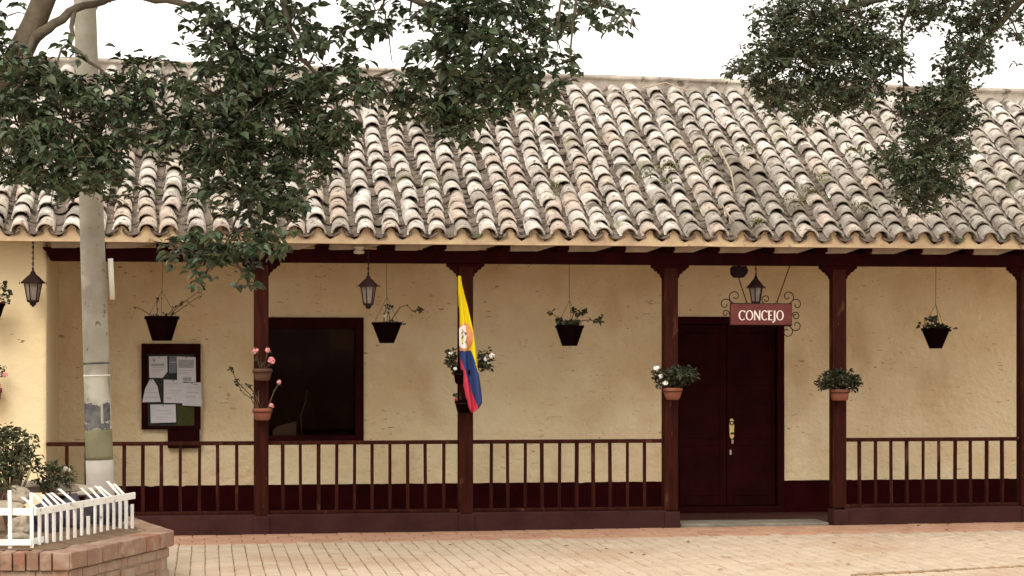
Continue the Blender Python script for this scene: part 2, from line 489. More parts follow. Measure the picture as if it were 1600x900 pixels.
scored = []
for (u, v) in cells:
    ok, px, py = inframe(W(u, v, gz(u)))
    hid = px < 268
    scored.append((W(u, v, 0).y if (ok and not hid) else 99, u, v))
scored.sort()
pmass = MB()
for k, (d, u, v) in enumerate(scored):
    Mx = Matrix.Translation((u + rng.uniform(-.002, .002), v, gz(u) + rng.uniform(-.003, .003))) @ Euler((rng.uniform(-.012, .012), rng.uniform(-.02, .02), rng.uniform(-.02, .02))).to_matrix().to_4x4()
    if k < 300:
        inst('paver', pav_me, plaza, Mx)
    else:
        pmass.add(pav_src.v, pav_src.f, Mx)
o = pmass.build('paver_field', M['paver_mass'], plaza)
o['kind'] = 'stuff'
bord_me = paver_box(0.214, 0.24).mesh('border_brick', M['border'])
u = -4.2
while u < UR:
    for r_ in (0, 1, 2, 3):
        Mx = Matrix.Translation((u + (r_ % 2) * 0.11, -0.24 - 0.25 * r_ - 0.1, gz(u) + rng.uniform(-.002, .003))) @ Euler((0, 0, rng.uniform(-.02, .02))).to_matrix().to_4x4()
        inst('border_brick', bord_me, plaza, Mx)
    u += 0.22
# thin kerb line that crosses the lower corner of the paving
kb = MB()
a, b_ = bp(1360, 899, 0), bp(1600, 886, 0)


def gpt(px, py):                            # pixel on the sloping plaza -> (u, v)
    lo_, hi_ = -9.0, 2.0
    for _ in range(50):
        mid = (lo_ + hi_) / 2
        uu = ub(px, mid)
        Y = OY + uu * ST + mid * CT
        y = HZ - F * (gz(uu) - CAMH) / Y
        if y > py:
            lo_ = mid
        else:
            hi_ = mid
    return ub(px, mid), mid


(ka, va), (kb_, vb) = gpt(1330, 900), gpt(1640, 883)
for i in range(14):
    t0, t1 = i / 14, (i + 0.96) / 14
    p0 = Vector((ka + (kb_ - ka) * t0, va + (vb - va) * t0, gz(ka) - 0.004))
    p1 = Vector((ka + (kb_ - ka) * t1, va + (vb - va) * t1, gz(kb_) * 1.0 - 0.004))
    s_ = MB()
    s_.strip([p0, p1], (0.006, 0.045, 0), (0, 0, 0.03))
    s_.build('kerb_brick', M['joint'], plaza, bevel=0.004)

# ------------------------------------------------------------------ the building
bld = thing('colonial_building', 'long cream plastered building with clay tiled roof over a wooden veranda', 'building', W(0, 0, 0), TH)
VW = 1.6                                     # gallery depth
UWL = ub(73)                                 # gallery's left end


def walled(u0, u1, z0, z1, holes, v, t, name, mat):
    b = MB()
    us = sorted({u0, u1, *[h[0] for h in holes], *[h[1] for h in holes]})
    zs = sorted({z0, z1, *[h[2] for h in holes], *[h[3] for h in holes]})
    for i in range(len(us) - 1):
        for j in range(len(zs) - 1):
            cu, cz = (us[i] + us[i + 1]) / 2, (zs[j] + zs[j + 1]) / 2
            if any(h[0] < cu < h[1] and h[2] < cz < h[3] for h in holes):
                continue
            b.add([(us[i], v, zs[j]), (us[i + 1], v, zs[j]), (us[i + 1], v, zs[j + 1]), (us[i], v, zs[j + 1])], [(0, 1, 2, 3)])
    for h in holes:
        b.add([(h[0], v, h[2]), (h[0], v + t, h[2]), (h[0], v + t, h[3]), (h[0], v, h[3])], [(3, 2, 1, 0)])
        b.add([(h[1], v, h[2]), (h[1], v + t, h[2]), (h[1], v + t, h[3]), (h[1], v, h[3])], [(0, 1, 2, 3)])
        b.add([(h[0], v, h[3]), (h[1], v, h[3]), (h[1], v + t, h[3]), (h[0], v + t, h[3])], [(0, 1, 2, 3)])
        b.add([(h[0], v, h[2]), (h[1], v, h[2]), (h[1], v + t, h[2]), (h[0], v + t, h[2])], [(3, 2, 1, 0)])
    return b.build(name, mat, bld)


wl, wr = ub(404, VW), ub(568, VW)
wz0, wz1 = zb(560, 690, VW), zb(500, 496, VW)
dl, dr = ub(1049, VW), ub(1225, VW)
dz0, dz1 = 0.03, zb(1140, 495, VW)
walled(UWL - 0.3, UR, -0.05, 3.0, [(wl, wr, wz0, wz1), (dl, dr, dz0, dz1)], VW, 0.3, 'wall', M['plaster'])
body = MB()
body.box(UL, UWL, 0.0, VW + 0.6, -0.1, 2.72)
body.build('wall', M['plaster_out'], bld, bevel=0.03)
bw = MB()
bw.box(UL + .2, UR - .2, 6.2, 6.5, -0.1, 2.75)
for u_ in (UL + .02, UR - .32):             # gable ends
    pts_ = [(VW + .32, -.1), (6.19, -.1), (6.19, 2.75), (3.3, 4.42), (VW + .32, 3.55)]
    bw.add([(u_ + dx_, y_, z_) for dx_ in (0, .3) for y_, z_ in pts_], [(4, 3, 2, 1, 0), (5, 6, 7, 8, 9)] + [(k_, (k_ + 1) % 5, (k_ + 1) % 5 + 5, k_ + 5) for k_ in range(5)])
bw.build('wall', M['plaster_out'], bld)
# dado: a ragged painted band along the wall's foot
dd = MB()


def dado(u0, u1, v):
    n = max(2, int((u1 - u0) / 0.05))
    rr = random.Random(int(u0 * 100))
    tops = [zb(1000, 752.5, VW) + 0.002 * noise.noise(Vector((u0 * 3 + i * 0.3, 0, 0))) + rr.uniform(-.002, .002) + (-0.012 if rr.random() < .012 else 0) for i in range(n + 1)]
    vs, fs = [], []
    for i in range(n + 1):
        uu = u0 + (u1 - u0) * i / n
        vs += [(uu, v - 0.006, -0.02), (uu, v - 0.006, tops[i]), (uu, v + 0.001, tops[i])]
    for i in range(n):
        a = i * 3
        fs += [(a, a + 3, a + 4, a + 1), (a + 1, a + 4, a + 5, a + 2)]
    dd.add(vs, fs)


dado(UWL, dl - 0.002, VW)
dado(dr + 0.002, UR, VW)
dd.build('dado', M['maroon'], bld)
fl = MB()
fl.box(UL, UR, 0.42, VW + 0.05, -0.2, 0.012)
fl.build('floor', M['gallery_floor'], bld)
thr = MB()
t0, t1 = ub(1062), ub(1294)
thr.box(t0, t1, -0.04, 0.42, -0.1, gz(3) + 0.016)
thr.build('threshold', M['cement'], bld, bevel=0.012)
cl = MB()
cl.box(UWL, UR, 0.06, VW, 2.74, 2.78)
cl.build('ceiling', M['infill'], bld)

# window with a dark room behind it
win = MB()
fw = 0.085
win.box(wl, wl + fw, VW - 0.03, VW + 0.10, wz0, wz1)
win.box(wr - fw, wr, VW - 0.03, VW + 0.10, wz0, wz1)
win.box(wl + fw, wr - fw, VW - 0.03, VW + 0.10, wz1 - fw - 0.03, wz1)
win.box(wl + fw, wr - fw, VW - 0.03, VW + 0.10, wz0, wz0 + fw - 0.02)
wo = win.build('window', M['maroon_wood'], bld, bevel=0.006)
pn = MB()
pn.box(wl + fw, wr - fw, VW + 0.04, VW + 0.046, wz0 + fw - 0.02, wz1 - fw - 0.03)
pn.build('pane', M['glass'], wo)
rm = MB()
rm.add([(wl - .6, VW + .3, -.05), (wr + .6, VW + .3, -.05), (wr + .6, VW + 2.3, -.05), (wl - .6, VW + 2.3, -.05), (wl - .6, VW + .3, 2.4), (wr + .6, VW + .3, 2.4), (wr + .6, VW + 2.3, 2.4), (wl - .6, VW + 2.3, 2.4)],
       [(0, 1, 2, 3), (7, 6, 5, 4), (2, 6, 7, 3), (1, 5, 6, 2), (3, 7, 4, 0)])
rm.build('room', M['room'], bld)
sh = MB()
a0, a1 = bp(426, 680, VW + 0.08), bp(463, 660, VW + 0.08)
sh.prism([(a0[0], a0[1] - .02), (a1[0], a0[1] - .02), (a1[0], a1[1] + .01), (a0[0] + .05, a0[1] + .09), (a0[0], a0[1] + .05)], VW + 0.07, VW + 0.13)
tag(sh.build('cushion', M['pale_cloth'], None), 'pale cushion leaning behind the dark window pane', 'cushion')
bpy.data.objects['cushion'].location = W(0, 0, 0)
bpy.data.objects['cushion'].rotation_euler = (0, 0, TH)

wp = MB()
c0, c1 = bp(517, 546, VW + .05), bp(553, 511, VW + .05)
wp.box(c0[0], c1[0], VW + .048, VW + .052, c0[1], c1[1])
o = tag(wp.build('window_card', M['card']), 'brown card stuck inside the top corner of the dark window', 'card')
o.location = W(0, 0, 0)
o.rotation_euler = (0, 0, TH)
wc = MB()
wc.tube([(*bp(480, 610, VW + .06)[:1], VW + .06, bp(480, 610, VW + .06)[1]), (bp(477, 628, VW + .06)[0], VW + .06, bp(477, 628, VW + .06)[1]), (bp(470, 650, VW + .06)[0], VW + .06, bp(470, 650, VW + .06)[1]), (bp(472, 680, VW + .06)[0], VW + .06, bp(472, 680, VW + .06)[1])], .006, 6)
o = tag(wc.build('cord', M['pale_cloth'], None, True), 'thin pale cord hanging inside the dark window', 'cord')
o.location = W(0, 0, 0)
o.rotation_euler = (0, 0, TH)

# double door
df = MB()
fj = 0.075
df.box(dl, dl + fj, VW - 0.02, VW + 0.14, -0.04, dz1)
df.box(dr - fj, dr, VW - 0.02, VW + 0.14, -0.04, dz1)
df.box(dl + fj, dr - fj, VW - 0.02, VW + 0.14, dz1 - fj, dz1)
df.box(dl + fj, dr - fj, VW - 0.02, VW + 0.14, dz0 - 0.06, dz0 + 0.05)
door = df.build('door', M['maroon_wood'], bld, bevel=0.006)
dc = (dl + dr) / 2
for s in (-1, 1):
    lf = MB()
    x0, x1 = (dl + fj + 0.004, dc - 0.003) if s < 0 else (dc + 0.003, dr - fj - 0.004)
    z0, z1 = dz0 + 0.055, dz1 - fj - 0.004
    v0 = VW + 0.05
    st_ = 0.07
    zs = [z0, z0 + 0.10, z0 + 0.62, z0 + 0.70, z0 + 1.25, z0 + 1.33, z1 - 0.09, z1]
    lf.box(x0, x0 + st_, v0, v0 + 0.05, z0, z1)
    lf.box(x1 - st_, x1, v0, v0 + 0.05, z0, z1)
    for i in range(0, 8, 2):
        lf.box(x0 + st_, x1 - st_, v0 + 0.001, v0 + 0.05, zs[i], zs[i + 1])
    leaf = lf.build('door_leaf', M['maroon_wood'], door, bevel=0.005)
    for i in range(1, 7, 2):
        pb = MB()
        pb.box(x0 + st_ - .004, x1 - st_ + .004, v0 + 0.006, v0 + 0.045, zs[i], zs[i + 1])
        pb.build('door_panel', M['maroon_wood'], door, bevel=0.006)
bk = MB()
bk.box(dl + .01, dr - .01, VW + 0.11, VW + 0.13, dz0 - .05, dz1 - .01)  # added panel, blocks light leaking in round the door leaves
bk.build('door_light_block', M['maroon_wood'], door)
hk = MB()
hu, hz1 = bp(1144.5, 654, VW)
hz0 = zb(1144.5, 686, VW)
hh = hz1 - hz0
yv = VW + 0.045
poly = [(hu - .020, hz0 + .10 * hh), (hu - .006, hz0), (hu + .010, hz0), (hu + .025, hz0 + .10 * hh), (hu + .027, hz0 + .65 * hh), (hu + .022, hz0 + .92 * hh), (hu + .008, hz1), (hu - .006, hz1), (hu - .020, hz0 + .92 * hh), (hu - .026, hz0 + .65 * hh)]
hk.prism(poly, yv - 0.012, yv)
kn = hk.build('knocker_plate', M['brass'], door, bevel=0.003)
rg = MB()
rg.tube([(hu + .019 * math.cos(2 * PI * k / 14), yv - 0.02, hz0 + .78 * hh + .019 * math.sin(2 * PI * k / 14)) for k in range(15)], 0.0055, 6)
rg.lathe([(0.0, 0), (.017, .003), (.02, .012), (.012, .022), (0, .024)], 10, (hu + .006, yv - 0.03, hz0 + .22 * hh))
rg.build('knocker_ring', M['brass_dark'], door, smooth=True)
kl = MB()
ku, kz = bp(1146, 690, VW)
kl.box(ku - .012, ku + .010, yv - .012, yv, kz - .025, kz + .02)
kl.build('lock_cylinder', M['steel'], door, bevel=0.004)
kl = MB()
ku, kz = bp(1143, 707, VW)
kl.box(ku - .011, ku + .011, yv - .008, yv, kz - .028, kz + .026)
kl.build('keyhole_plate', M['steel'], door, bevel=0.004)

# posts, beam, joists
POSTS = [408, 727, 1046.5, 1309, 1602]
ZB0 = zb(727, 412, -0.0)                     # underside of the beam
ZB1 = ZB0 + 0.125
PW = 0.068
for k, px in enumerate(POSTS):
    uc = ub(px)
    pm = MB()
    pm.box(uc - PW, uc + PW, -PW, PW, gz(uc) + 0.15, ZB0 - 0.03)
    po = pm.build('post', M['post_wood'], bld, bevel=0.008)
    h = 0.0062
    step = [(0, 30), (-29, 30), (-29, 26), (-25, 24.5), (-23, 21), (-19, 20), (-17.5, 16.5), (-14, 15), (-12.8, 10), (0, 10)]
    poly = []
    for x, z in step[1:-1]:
        poly.append((uc + x * h * 0.98, ZB0 - 0.125 + (z - 10) * 0.0062))
    poly = poly + [(2 * uc - x, z) for x, z in reversed(poly)]
    cp = MB()
    cp.prism(poly, -0.062, 0.062)
    cp.build('capital', M['maroon_wood'], po, bevel=0.004)
    pd = MB()
    pd.box(uc - PW - 0.006, uc + PW + 0.010, -0.115, 0.10, gz(uc) - 0.1, gz(uc) + 0.157 - 0.006 * k)
    pd.build('pedestal', M['plinth'], po, bevel=0.012)
bm_ = MB()
ube = ub(70)
bm_.add([], [])
nb = 40
for i in range(nb):
    pass
bm_.prism([(ube - 0.02, ZB1), (ube + 0.0, ZB1 - 0.03), (ube + 0.02, ZB1 - 0.045), (ube + 0.035, ZB1 - 0.085), (ube + 0.055, ZB0), (UR, ZB0), (UR, ZB1)], -0.075, 0.075)
bm_.build('beam', M['maroon_wood'], bld, bevel=0.006)
rng = random.Random(8)
jx = [ub(158), ub(255), ub(335)] + [ub(p) for p in (418, 506, 608, 685, 787, 877, 966, 1042, 1112, 1198, 1278, 1350, 1428, 1508, 1590)]
EV = -0.40                                   # eave front
for uj in jx:
    jb = MB()
    w_ = 0.05 + rng.uniform(-.01, .012)
    jb.box(uj - w_, uj + w_, -0.135, 0.9, ZB1 + 0.001, ZB1 + 0.0865)
    jb.build('joist', M['maroon_wood'], bld, bevel=0.006)
for a_, b_ in zip([UWL] + jx, jx + [UR]):
    if b_ - a_ < .2:
        continue
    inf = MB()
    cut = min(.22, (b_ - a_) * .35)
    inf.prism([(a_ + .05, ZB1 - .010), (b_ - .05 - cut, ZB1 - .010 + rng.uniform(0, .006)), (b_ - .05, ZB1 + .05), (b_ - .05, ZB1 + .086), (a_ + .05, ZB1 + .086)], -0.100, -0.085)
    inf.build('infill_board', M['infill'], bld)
sf = MB()
sf.box(UL, UR, EV + 0.04, 0.0, ZB1 + 0.088, ZB1 + 0.105)
sf.build('soffit_board', M['maroon_wood'], bld)

# railings and plinths
BAL = {0: (105, 370, 10), 1: (442, 693, 10), 2: (767, 1007, 10), 4: (1343, 1566, 10)}
EDGE = {0: (UWL, ub(408) - PW), 1: (ub(408) + PW, ub(727) - PW), 2: (ub(727) + PW, ub(1046.5) - PW), 4: (ub(1309) + PW, ub(1602) - PW)}
ZR = zb(727, 687.5)
for k, (p0, p1, n) in BAL.items():
    e0, e1 = EDGE[k]
    rl = thing('railing', None, None, (0, 0, 0))
    rl.parent = bld
    tr = MB()
    tr.box(e0, e1, -0.032, 0.032, ZR - 0.036, ZR)
    tr.build('top_rail', M['post_wood'], rl, bevel=0.005)
    pt = gz((e0 + e1) / 2) + (0.160 if k != 4 else 0.150)
    zt = zb(727, 795) + (0.0 if k != 4 else 0.006)
    br = MB()
    br.box(e0, e1, -0.045, 0.045, zt - 0.028, zt)
    br.build('bottom_rail', M['post_wood'], rl, bevel=0.006)
    ba_me = None
    for i in range(n):
        x = ub(p0 + (p1 - p0) * i / (n - 1))
        if ba_me is None:
            bb = MB()
            bb.box(-0.0145, 0.0145, -0.0145, 0.0145, zt - 0.005, ZR - 0.034)
            ba_me = bb.mesh('baluster', M['post_wood'])
        inst('baluster', ba_me, rl, Matrix.Translation((x, 0, 0)) @ Euler((rng.uniform(-.01, .01), rng.uniform(-.008, .008), rng.uniform(-.3, .3))).to_matrix().to_4x4())
    pl = MB()
    ns = 12
    x0, x1 = (e0 if k == 0 else e0 - 0.02), e1 + 0.02
    for i in range(ns):
        a0, a1 = x0 + (x1 - x0) * i / ns, x0 + (x1 - x0) * (i + 1) / ns
        pl.box(a0, a1, -0.095, 0.09, min(gz(a0), gz(a1)) - 0.1, zt - 0.029)
    p_ = MB()
    p_.box(x0, x1, -0.095, 0.09, gz(x0) - 0.12, zt - 0.029)
    p_.build('plinth', M['plinth'], bld, bevel=0.012)

# ------------------------------------------------------------------ the tiled roof
ZE = zb(727, 369.5, EV)                        # bottom of the channel tiles at the eave
SP = 0.2225
PITCH = 0.583


def ridge_pt(u):
    """ridge line: the front slope's top edge, sinking slightly to the right"""
    px0, py0 = 575, 123.0
    px1, py1 = 1525, 154.0
    out = []
    for px, py in ((px0, py0), (px1, py1)):
        lo_, hi_ = 1.0, 5.0
        for _ in range(40):
            mid = (lo_ + hi_) / 2
            if zb(px, py, mid) > ZE + PITCH * (mid - EV):
                lo_ = mid
            else:
                hi_ = mid
        out.append((ub(px, mid), mid, zb(px, py, mid)))
    (ua, va, za), (ub_, vb, zb_) = out
    t = (u - ua) / (ub_ - ua)
    return Vector((u, va + (vb - va) * t, za + (zb_ - za) * t))


roof_under = MB()
nu = 60
for i in range(nu + 1):
    uu = UL + (UR - UL) * i / nu
    rp = ridge_pt(uu)
    roof_under.v += [(uu, EV + 0.03, ZE - 0.025), (uu, rp.y, rp.z - 0.03), (uu, 2 * rp.y - EV, ZE), (uu, 2 * rp.y - EV, ZE - 0.03), (uu, rp.y, rp.z - 0.09), (uu, EV + 0.03, ZE - 0.05)]
for i in range(nu):
    a = i * 6
    for k in range(6):
        k2 = (k + 1) % 6
        roof_under.f.append((a + k, a + 6 + k, a + 6 + k2, a + k2))
        roof_under.m.append(0)
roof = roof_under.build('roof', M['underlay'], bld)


def barrel(r0, r1, L, th, n=9, arc=1.0, flip=False):
    """half-round tile, low end at y=0 (radius r0), high end at y=L (radius r1)"""
    b = MB()
    vs, fs = [], []
    for (y, r) in ((0, r0), (L, r1)):
        for q in (0, th):
            for k in range(n):
                a = PI * (0.5 - arc / 2) + PI * arc * k / (n - 1)
                x, z = (r - q) * math.cos(a), (r - q) * math.sin(a)
                vs.append((x, y, -z if flip else z))
    o0, i0, o1, i1 = 0, n, 2 * n, 3 * n
    for k in range(n - 1):
        fs += [(o0 + k, o1 + k, o1 + k + 1, o0 + k + 1), (i0 + k + 1, i1 + k + 1, i1 + k, i0 + k), (o0 + k + 1, i0 + k + 1, i0 + k, o0 + k), (o1 + k, i1 + k, i1 + k + 1, o1 + k + 1)]
    for k in (0, n - 1):
        fs.append((o0 + k, i0 + k, i1 + k, o1 + k))
    if flip:
        fs = [tuple(reversed(f)) for f in fs]
    return b.add(vs, fs)


cov = [barrel(0.088, 0.068, 0.33, 0.016, 9, 0.98), barrel(0.091, 0.070, 0.34, 0.017, 9, 0.95), barrel(0.084, 0.066, 0.32, 0.015, 9, 1.0), barrel(0.089, 0.072, 0.30, 0.019, 9, 0.96)]
chn = [barrel(0.100, 0.094, 0.34, 0.014, 7, 0.60, True), barrel(0.097, 0.093, 0.33, 0.014, 7, 0.64, True)]
cov_me = [c.mesh('roof_tile', M['tile'], True) for c in cov]
cov_dk = [c.mesh('roof_tile', M['tile_grimy'], True) for c in cov]
cov_wm = [c.mesh('roof_tile', M['tile_warm'], True) for c in cov]
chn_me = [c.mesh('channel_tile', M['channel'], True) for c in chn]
covm, chnm = MB(), MB()
rng = random.Random(21)
EXPO = 0.210
ncol = int((UR - UL) / SP)
ncov = nchn = 0
u_first = ub(-3) - SP * 6
tiles_cov, tiles_chn = [], []
for c in range(ncol + 8):
    for kind in (0, 1):
        u0 = ub(33.0 + 0.0, EV) + (c - 14) * SP + (SP / 2 if kind else 0)
        if u0 < UL + 0.1 or u0 > UR - 0.05:
            continue
        rp = ridge_pt(u0)
        ph = rng.uniform(0, 6)
        E = Vector((u0, EV, ZE))
        d = rp - E
        Ls = d.length
        d.normalize()
        xa = Vector((1, 0, 0))
        nrm = xa.cross(d).normalized()
        nrow = int(Ls / EXPO) + 1
        drift = rng.uniform(-.006, .006)
        slip = 0
        for r_ in range(nrow):
            s = r_ * EXPO + rng.uniform(-.028, .028) * (1 if r_ else .4) + (0.0 if r_ else 0.0)
            if s > Ls - 0.20:
                continue
            wob = 0.014 * math.sin(s * 2.1 + ph) + 0.02 * noise.noise(Vector((u0 * 0.5, s * 0.6, 3))) * (1 if r_ else 0.3)
            sag = 0.03 * noise.noise(Vector((u0 * 0.45, s * 0.5, 9)))
            yaw = rng.gauss(0, 0.05)
            roll = rng.gauss(0, 0.08)
            tilt = (-0.125 if kind == 0 else -0.08) + rng.gauss(0, 0.02)
            if rng.random() < 0.07 and r_ > 1:
                yaw += rng.uniform(-.16, .16)
                s += rng.uniform(-.05, .03)
            p = E + d * s + xa * (wob + drift) + nrm * (sag * min(1, s) + (0.0 if kind == 0 else 0.082))
            if kind == 0:
                p += nrm * (0.016 + (0.012 if rng.random() < .06 else 0))
            Mx = Matrix.Translation(p) @ Matrix((xa, d, nrm)).transposed().to_4x4() @ Euler((tilt, roll, yaw)).to_matrix().to_4x4()
            px, py = inframe(W(*p))[1:]
            vis = -25 < px < 1625
            pg = (0.62 if px > 1240 else 0.62 * max(0, (px - 1050) / 190) if px > 1050 else .05) * max(0.0, 1 - r_ / 11) + .05  # darker tiles grow likelier low down towards the far end
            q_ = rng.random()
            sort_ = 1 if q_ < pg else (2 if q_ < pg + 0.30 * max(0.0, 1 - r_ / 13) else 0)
            (tiles_cov if kind == 0 else tiles_chn).append((r_ if vis else 99, rng.random(), Mx, sort_))
for lst, mes, src, mass, nm in ((tiles_cov, cov_me, cov, covm, 'roof_tile'), (tiles_chn, chn_me, chn, chnm, 'channel_tile')):
    lst.sort(key=lambda t: (t[0], t[1]))
    for k, (r_, q, Mx, so_) in enumerate(lst):
        j = int(q * 1000) % len(mes)
        if k < 300:
            inst(nm, (mes if nm != 'roof_tile' else (cov_me, cov_dk, cov_wm)[so_])[j], roof, Mx)
        else:
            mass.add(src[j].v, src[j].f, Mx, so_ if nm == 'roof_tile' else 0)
o = covm.build('roof_tile_field', [M['tile_mass'], M['tile_darker_mass'], M['tile_warm_mass']], roof, True)
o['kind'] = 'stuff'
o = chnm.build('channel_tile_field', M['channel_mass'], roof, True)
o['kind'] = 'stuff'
# mortar under the eave tiles, cut to their wave
em = MB()
poly_b, poly_t = [], []
uu = UL + 0.02
c0 = ub(33.0, EV)
rr = random.Random(5)
while uu < UR:
    ph = (uu - c0) / SP * 2 * PI
    top = ZE + 0.020 + 0.056 * math.cos(ph) + 0.004 * noise.noise(Vector((uu * 9, 0, 0)))
    bot = zb(727, 382.0, EV) + 0.004 * noise.noise(Vector((uu * 2.5, 4, 0)))
    poly_t.append((uu, top))
    poly_b.append((uu, bot))
    uu += 0.0278
vs, fs = [], []
for (x, t), (_, b0) in zip(poly_t, poly_b):
    fv = EV + 0.012 + 0.006 * noise.noise(Vector((x * 6, 2, 0)))
    vs += [(x, fv - 0.004, b0), (x, fv + 0.012, t), (x, fv + 0.10, t), (x, fv + 0.09, b0)]
for i in range(len(poly_t) - 1):
    a = i * 4
    fs += [(a, a + 4, a + 5, a + 1), (a + 1, a + 5, a + 6, a + 2), (a + 2, a + 6, a + 7, a + 3), (a + 3, a + 7, a + 4, a)]
em.add(vs, fs)
em.build('eave_mortar', M['mortar'], bld)
# ridge: a mortared cap
rd = MB()
vs, fs = [], []
nr = 90
prof = [(-0.14, -0.12), (-0.105, 0.0), (-0.09, 0.075), (-0.115, 0.088), (-0.10, 0.115), (0.0, 0.135), (0.14, 0.115), (0.18, -0.08)]
for i in range(nr + 1):
    uu = UL + (UR - UL) * i / nr
    rp = ridge_pt(uu)
    for (y, z) in prof:
        vs.append((uu, rp.y + y + .08, rp.z + z + 0.016 * noise.noise(Vector((uu * 1.7, y * 9, z * 9)))))
m_ = len(prof)
for i in range(nr):
    for k in range(m_ - 1):
        fs.append((i * m_ + k, (i + 1) * m_ + k, (i + 1) * m_ + k + 1, i * m_ + k + 1))
rd.add(vs, fs)
rd.build('ridge_cap', M['ridge'], roof, True)

# ------------------------------------------------------------------ leaves and small plants
def leaf_shape(l, w, fold=0.25):
    """a folded pointed leaf, stalk at the origin, along +y"""
    vs = [(0, 0, 0), (-w * .42, l * .28, w * fold), (-w * .46, l * .58, w * fold), (0, l, -l * .08), (w * .46, l * .58, w * fold), (w * .42, l * .28, w * fold), (0, l * .5, 0)]
    fs = [(0, 6, 2, 1), (6, 3, 2), (0, 5, 4, 6), (6, 4, 3)]
    return vs, fs


def rand_rot(r, droop=0.3, spread=1.0):
    az = r.uniform(0, 2 * PI)
    el = r.gauss(-droop, 0.55 * spread)
    roll = r.gauss(0, 0.6)
    return Matrix.Rotation(az, 4, 'Z') @ Matrix.Rotation(el, 4, 'X') @ Matrix.Rotation(roll, 4, 'Y')


def clump(mb, c, rad, n, l, w, r, droop=0.2):
    for _ in range(n):
        d = Vector((r.gauss(0, 1), r.gauss(0, 1), r.gauss(0, 1)))
        d.normalize()
        p = Vector(c) + Vector((d.x * rad[0], d.y * rad[1], d.z * rad[2])) * (r.random() ** 0.45)
        s = r.uniform(.7, 1.2)
        vs, fs = leaf_shape(l * s, w * s)
        mb.add(vs, fs, Matrix.Translation(p) @ rand_rot(r, droop))


def blossom(mb, c, r0, r, n=16):
    """a small ball of petals"""
    for _ in range(n):
        d = Vector((r.gauss(0, 1), r.gauss(0, 1) - .4, r.gauss(0, .8) + .2)).normalized()
        p = Vector(c) + d * r0 * r.uniform(.35, .9)
        vs, fs = leaf_shape(r0 * .9, r0 * .9, .1)
        mb.add(vs, fs, Matrix.Translation(p) @ d.to_track_quat('Z', 'Y').to_matrix().to_4x4() @ Matrix.Rotation(r.uniform(0, 6), 4, 'Z'))


def local(px, py, v, o):                    # pixel on plane v -> offset in the facade frame from root (u, v, z)
    u, z = bp(px, py, v)
    return Vector((u - o[0], v - o[1], z - o[2]))


# ------------------------------------------------------------------ hanging pots
def hanging_pot(px_c, y_top, y_bot, w_top, w_bot, label, stems, v=0.38, seed=1, tuft=(14, 0.05, 0.05), flowers=(), wilt=0.0, group='hanging pots in a row along the veranda'):
    r = random.Random(seed)
    u, zt = bp(px_c, y_top, v)
    _, zbm = bp(px_c, y_bot, v)
    k = (OY + u * ST + v * CT) / F
    rt, rb = w_top / 2 * k, w_bot / 2 * k
    h = zt - zbm
    o = (u, v, zbm)
    root = thing('hanging_pot', label, 'hanging pot', W(*o), TH, group)
    p = MB()
    p.lathe([(rb * .2, 0), (rb, 0), (rb * 1.04, .01), ((rb + rt) * .5, h * .5), (rt * .93, h * .86), (rt * .93, h * .87), (rt, h * .88), (rt, h), (rt * .88, h), (rt * .84, h * .85)], 18)
    p.build('pot', M['dark_pot'], root, True)
    so = MB()
    so.lathe([(rt * .3, h * .84), (rt * .85, h * .845)], 14, caps=False)
    so.lathe([(rt * .86, h * .84), (0.001, h * .87)], 14, caps=False)
    so.build('soil', M['soil'], root)
    cd = MB()
    top = 2.72 - zbm
    mid = h + 0.24
    for q in range(3):
        a = q * 2 * PI / 3 + .5
        cd.tube([(rt * .95 * math.cos(a), rt * .95 * math.sin(a), h * .95), (0, 0, mid)], 0.0022, 4)
    cd.tube([(0, 0, mid), (r.uniform(-.01, .01), 0, (mid + top) / 2), (0, 0, top)], 0.0028, 4)
    cd.build('hanging_wire', M['iron'], root)
    st, lf, fw = MB(), MB(), MB()
    n, rad, ls = tuft
    clump(lf, (0, 0, h * .98), (rt * .8, rt * .7, rad), n, ls, ls * .85, r, -0.2)
    for pts, nl in stems:
        q = [local(x, y, v, o) for x, y in pts]
        q = [Vector((a.x, a.y - 0.02 * i + r.uniform(-.01, .01), a.z)) for i, a in enumerate(q)]
        st.tube(q, [0.0055 - 0.0025 * i / max(1, len(q) - 1) for i in range(len(q))], 5)
        clump(lf, q[-1], (.032, .03, .028), nl, ls, ls * .85, r, 0)
        for a in q[1:-1]:
            clump(lf, a, (.02, .02, .02), 1 + nl // 5, ls * .8, ls * .7, r, 0)
    if len(st.v):
        st.build('stem', M['stem'], root)
    lf.build('foliage', M['pot_leaf'], root)
    for (x, y, rr_, mk) in flowers:
        b = MB()
        blossom(b, local(x, y, v, o) + Vector((0, -.04, 0)), rr_, r)
        b.build('flower', M[mk], root)
    return root


hanging_pot(253, 494, 532.5, 54, 30, 'dark hanging pot with long bare stems above the notice board',
            [([(245, 494), (246, 486), (245, 470)], 4), ([(238, 494), (222, 484), (212, 480)], 3), ([(262, 492), (272, 482), (281, 476)], 6), ([(265, 492), (285, 474), (316, 452)], 7), ([(266, 494), (290, 478), (312, 462)], 3), ([(240, 496), (230, 494)], 2)],
            seed=2, tuft=(10, .02, .035))
hanging_pot(604.5, 503.5, 536, 48, 23, 'dark hanging pot with pale dry stems beside the wall lantern and window',
            [([(600, 503), (600, 490), (606, 478)], 7), ([(610, 502), (607, 490), (610, 482)], 5), ([(612, 500), (625, 480), (635, 477), (643, 486), (650, 487)], 3), ([(646, 486), (656, 484)], 16), ([(618, 502), (630, 507)], 3)],
            seed=3, tuft=(12, .03, .035), flowers=[(606, 485, .018, 'white_flower'), (601, 494, .016, 'white_flower')])
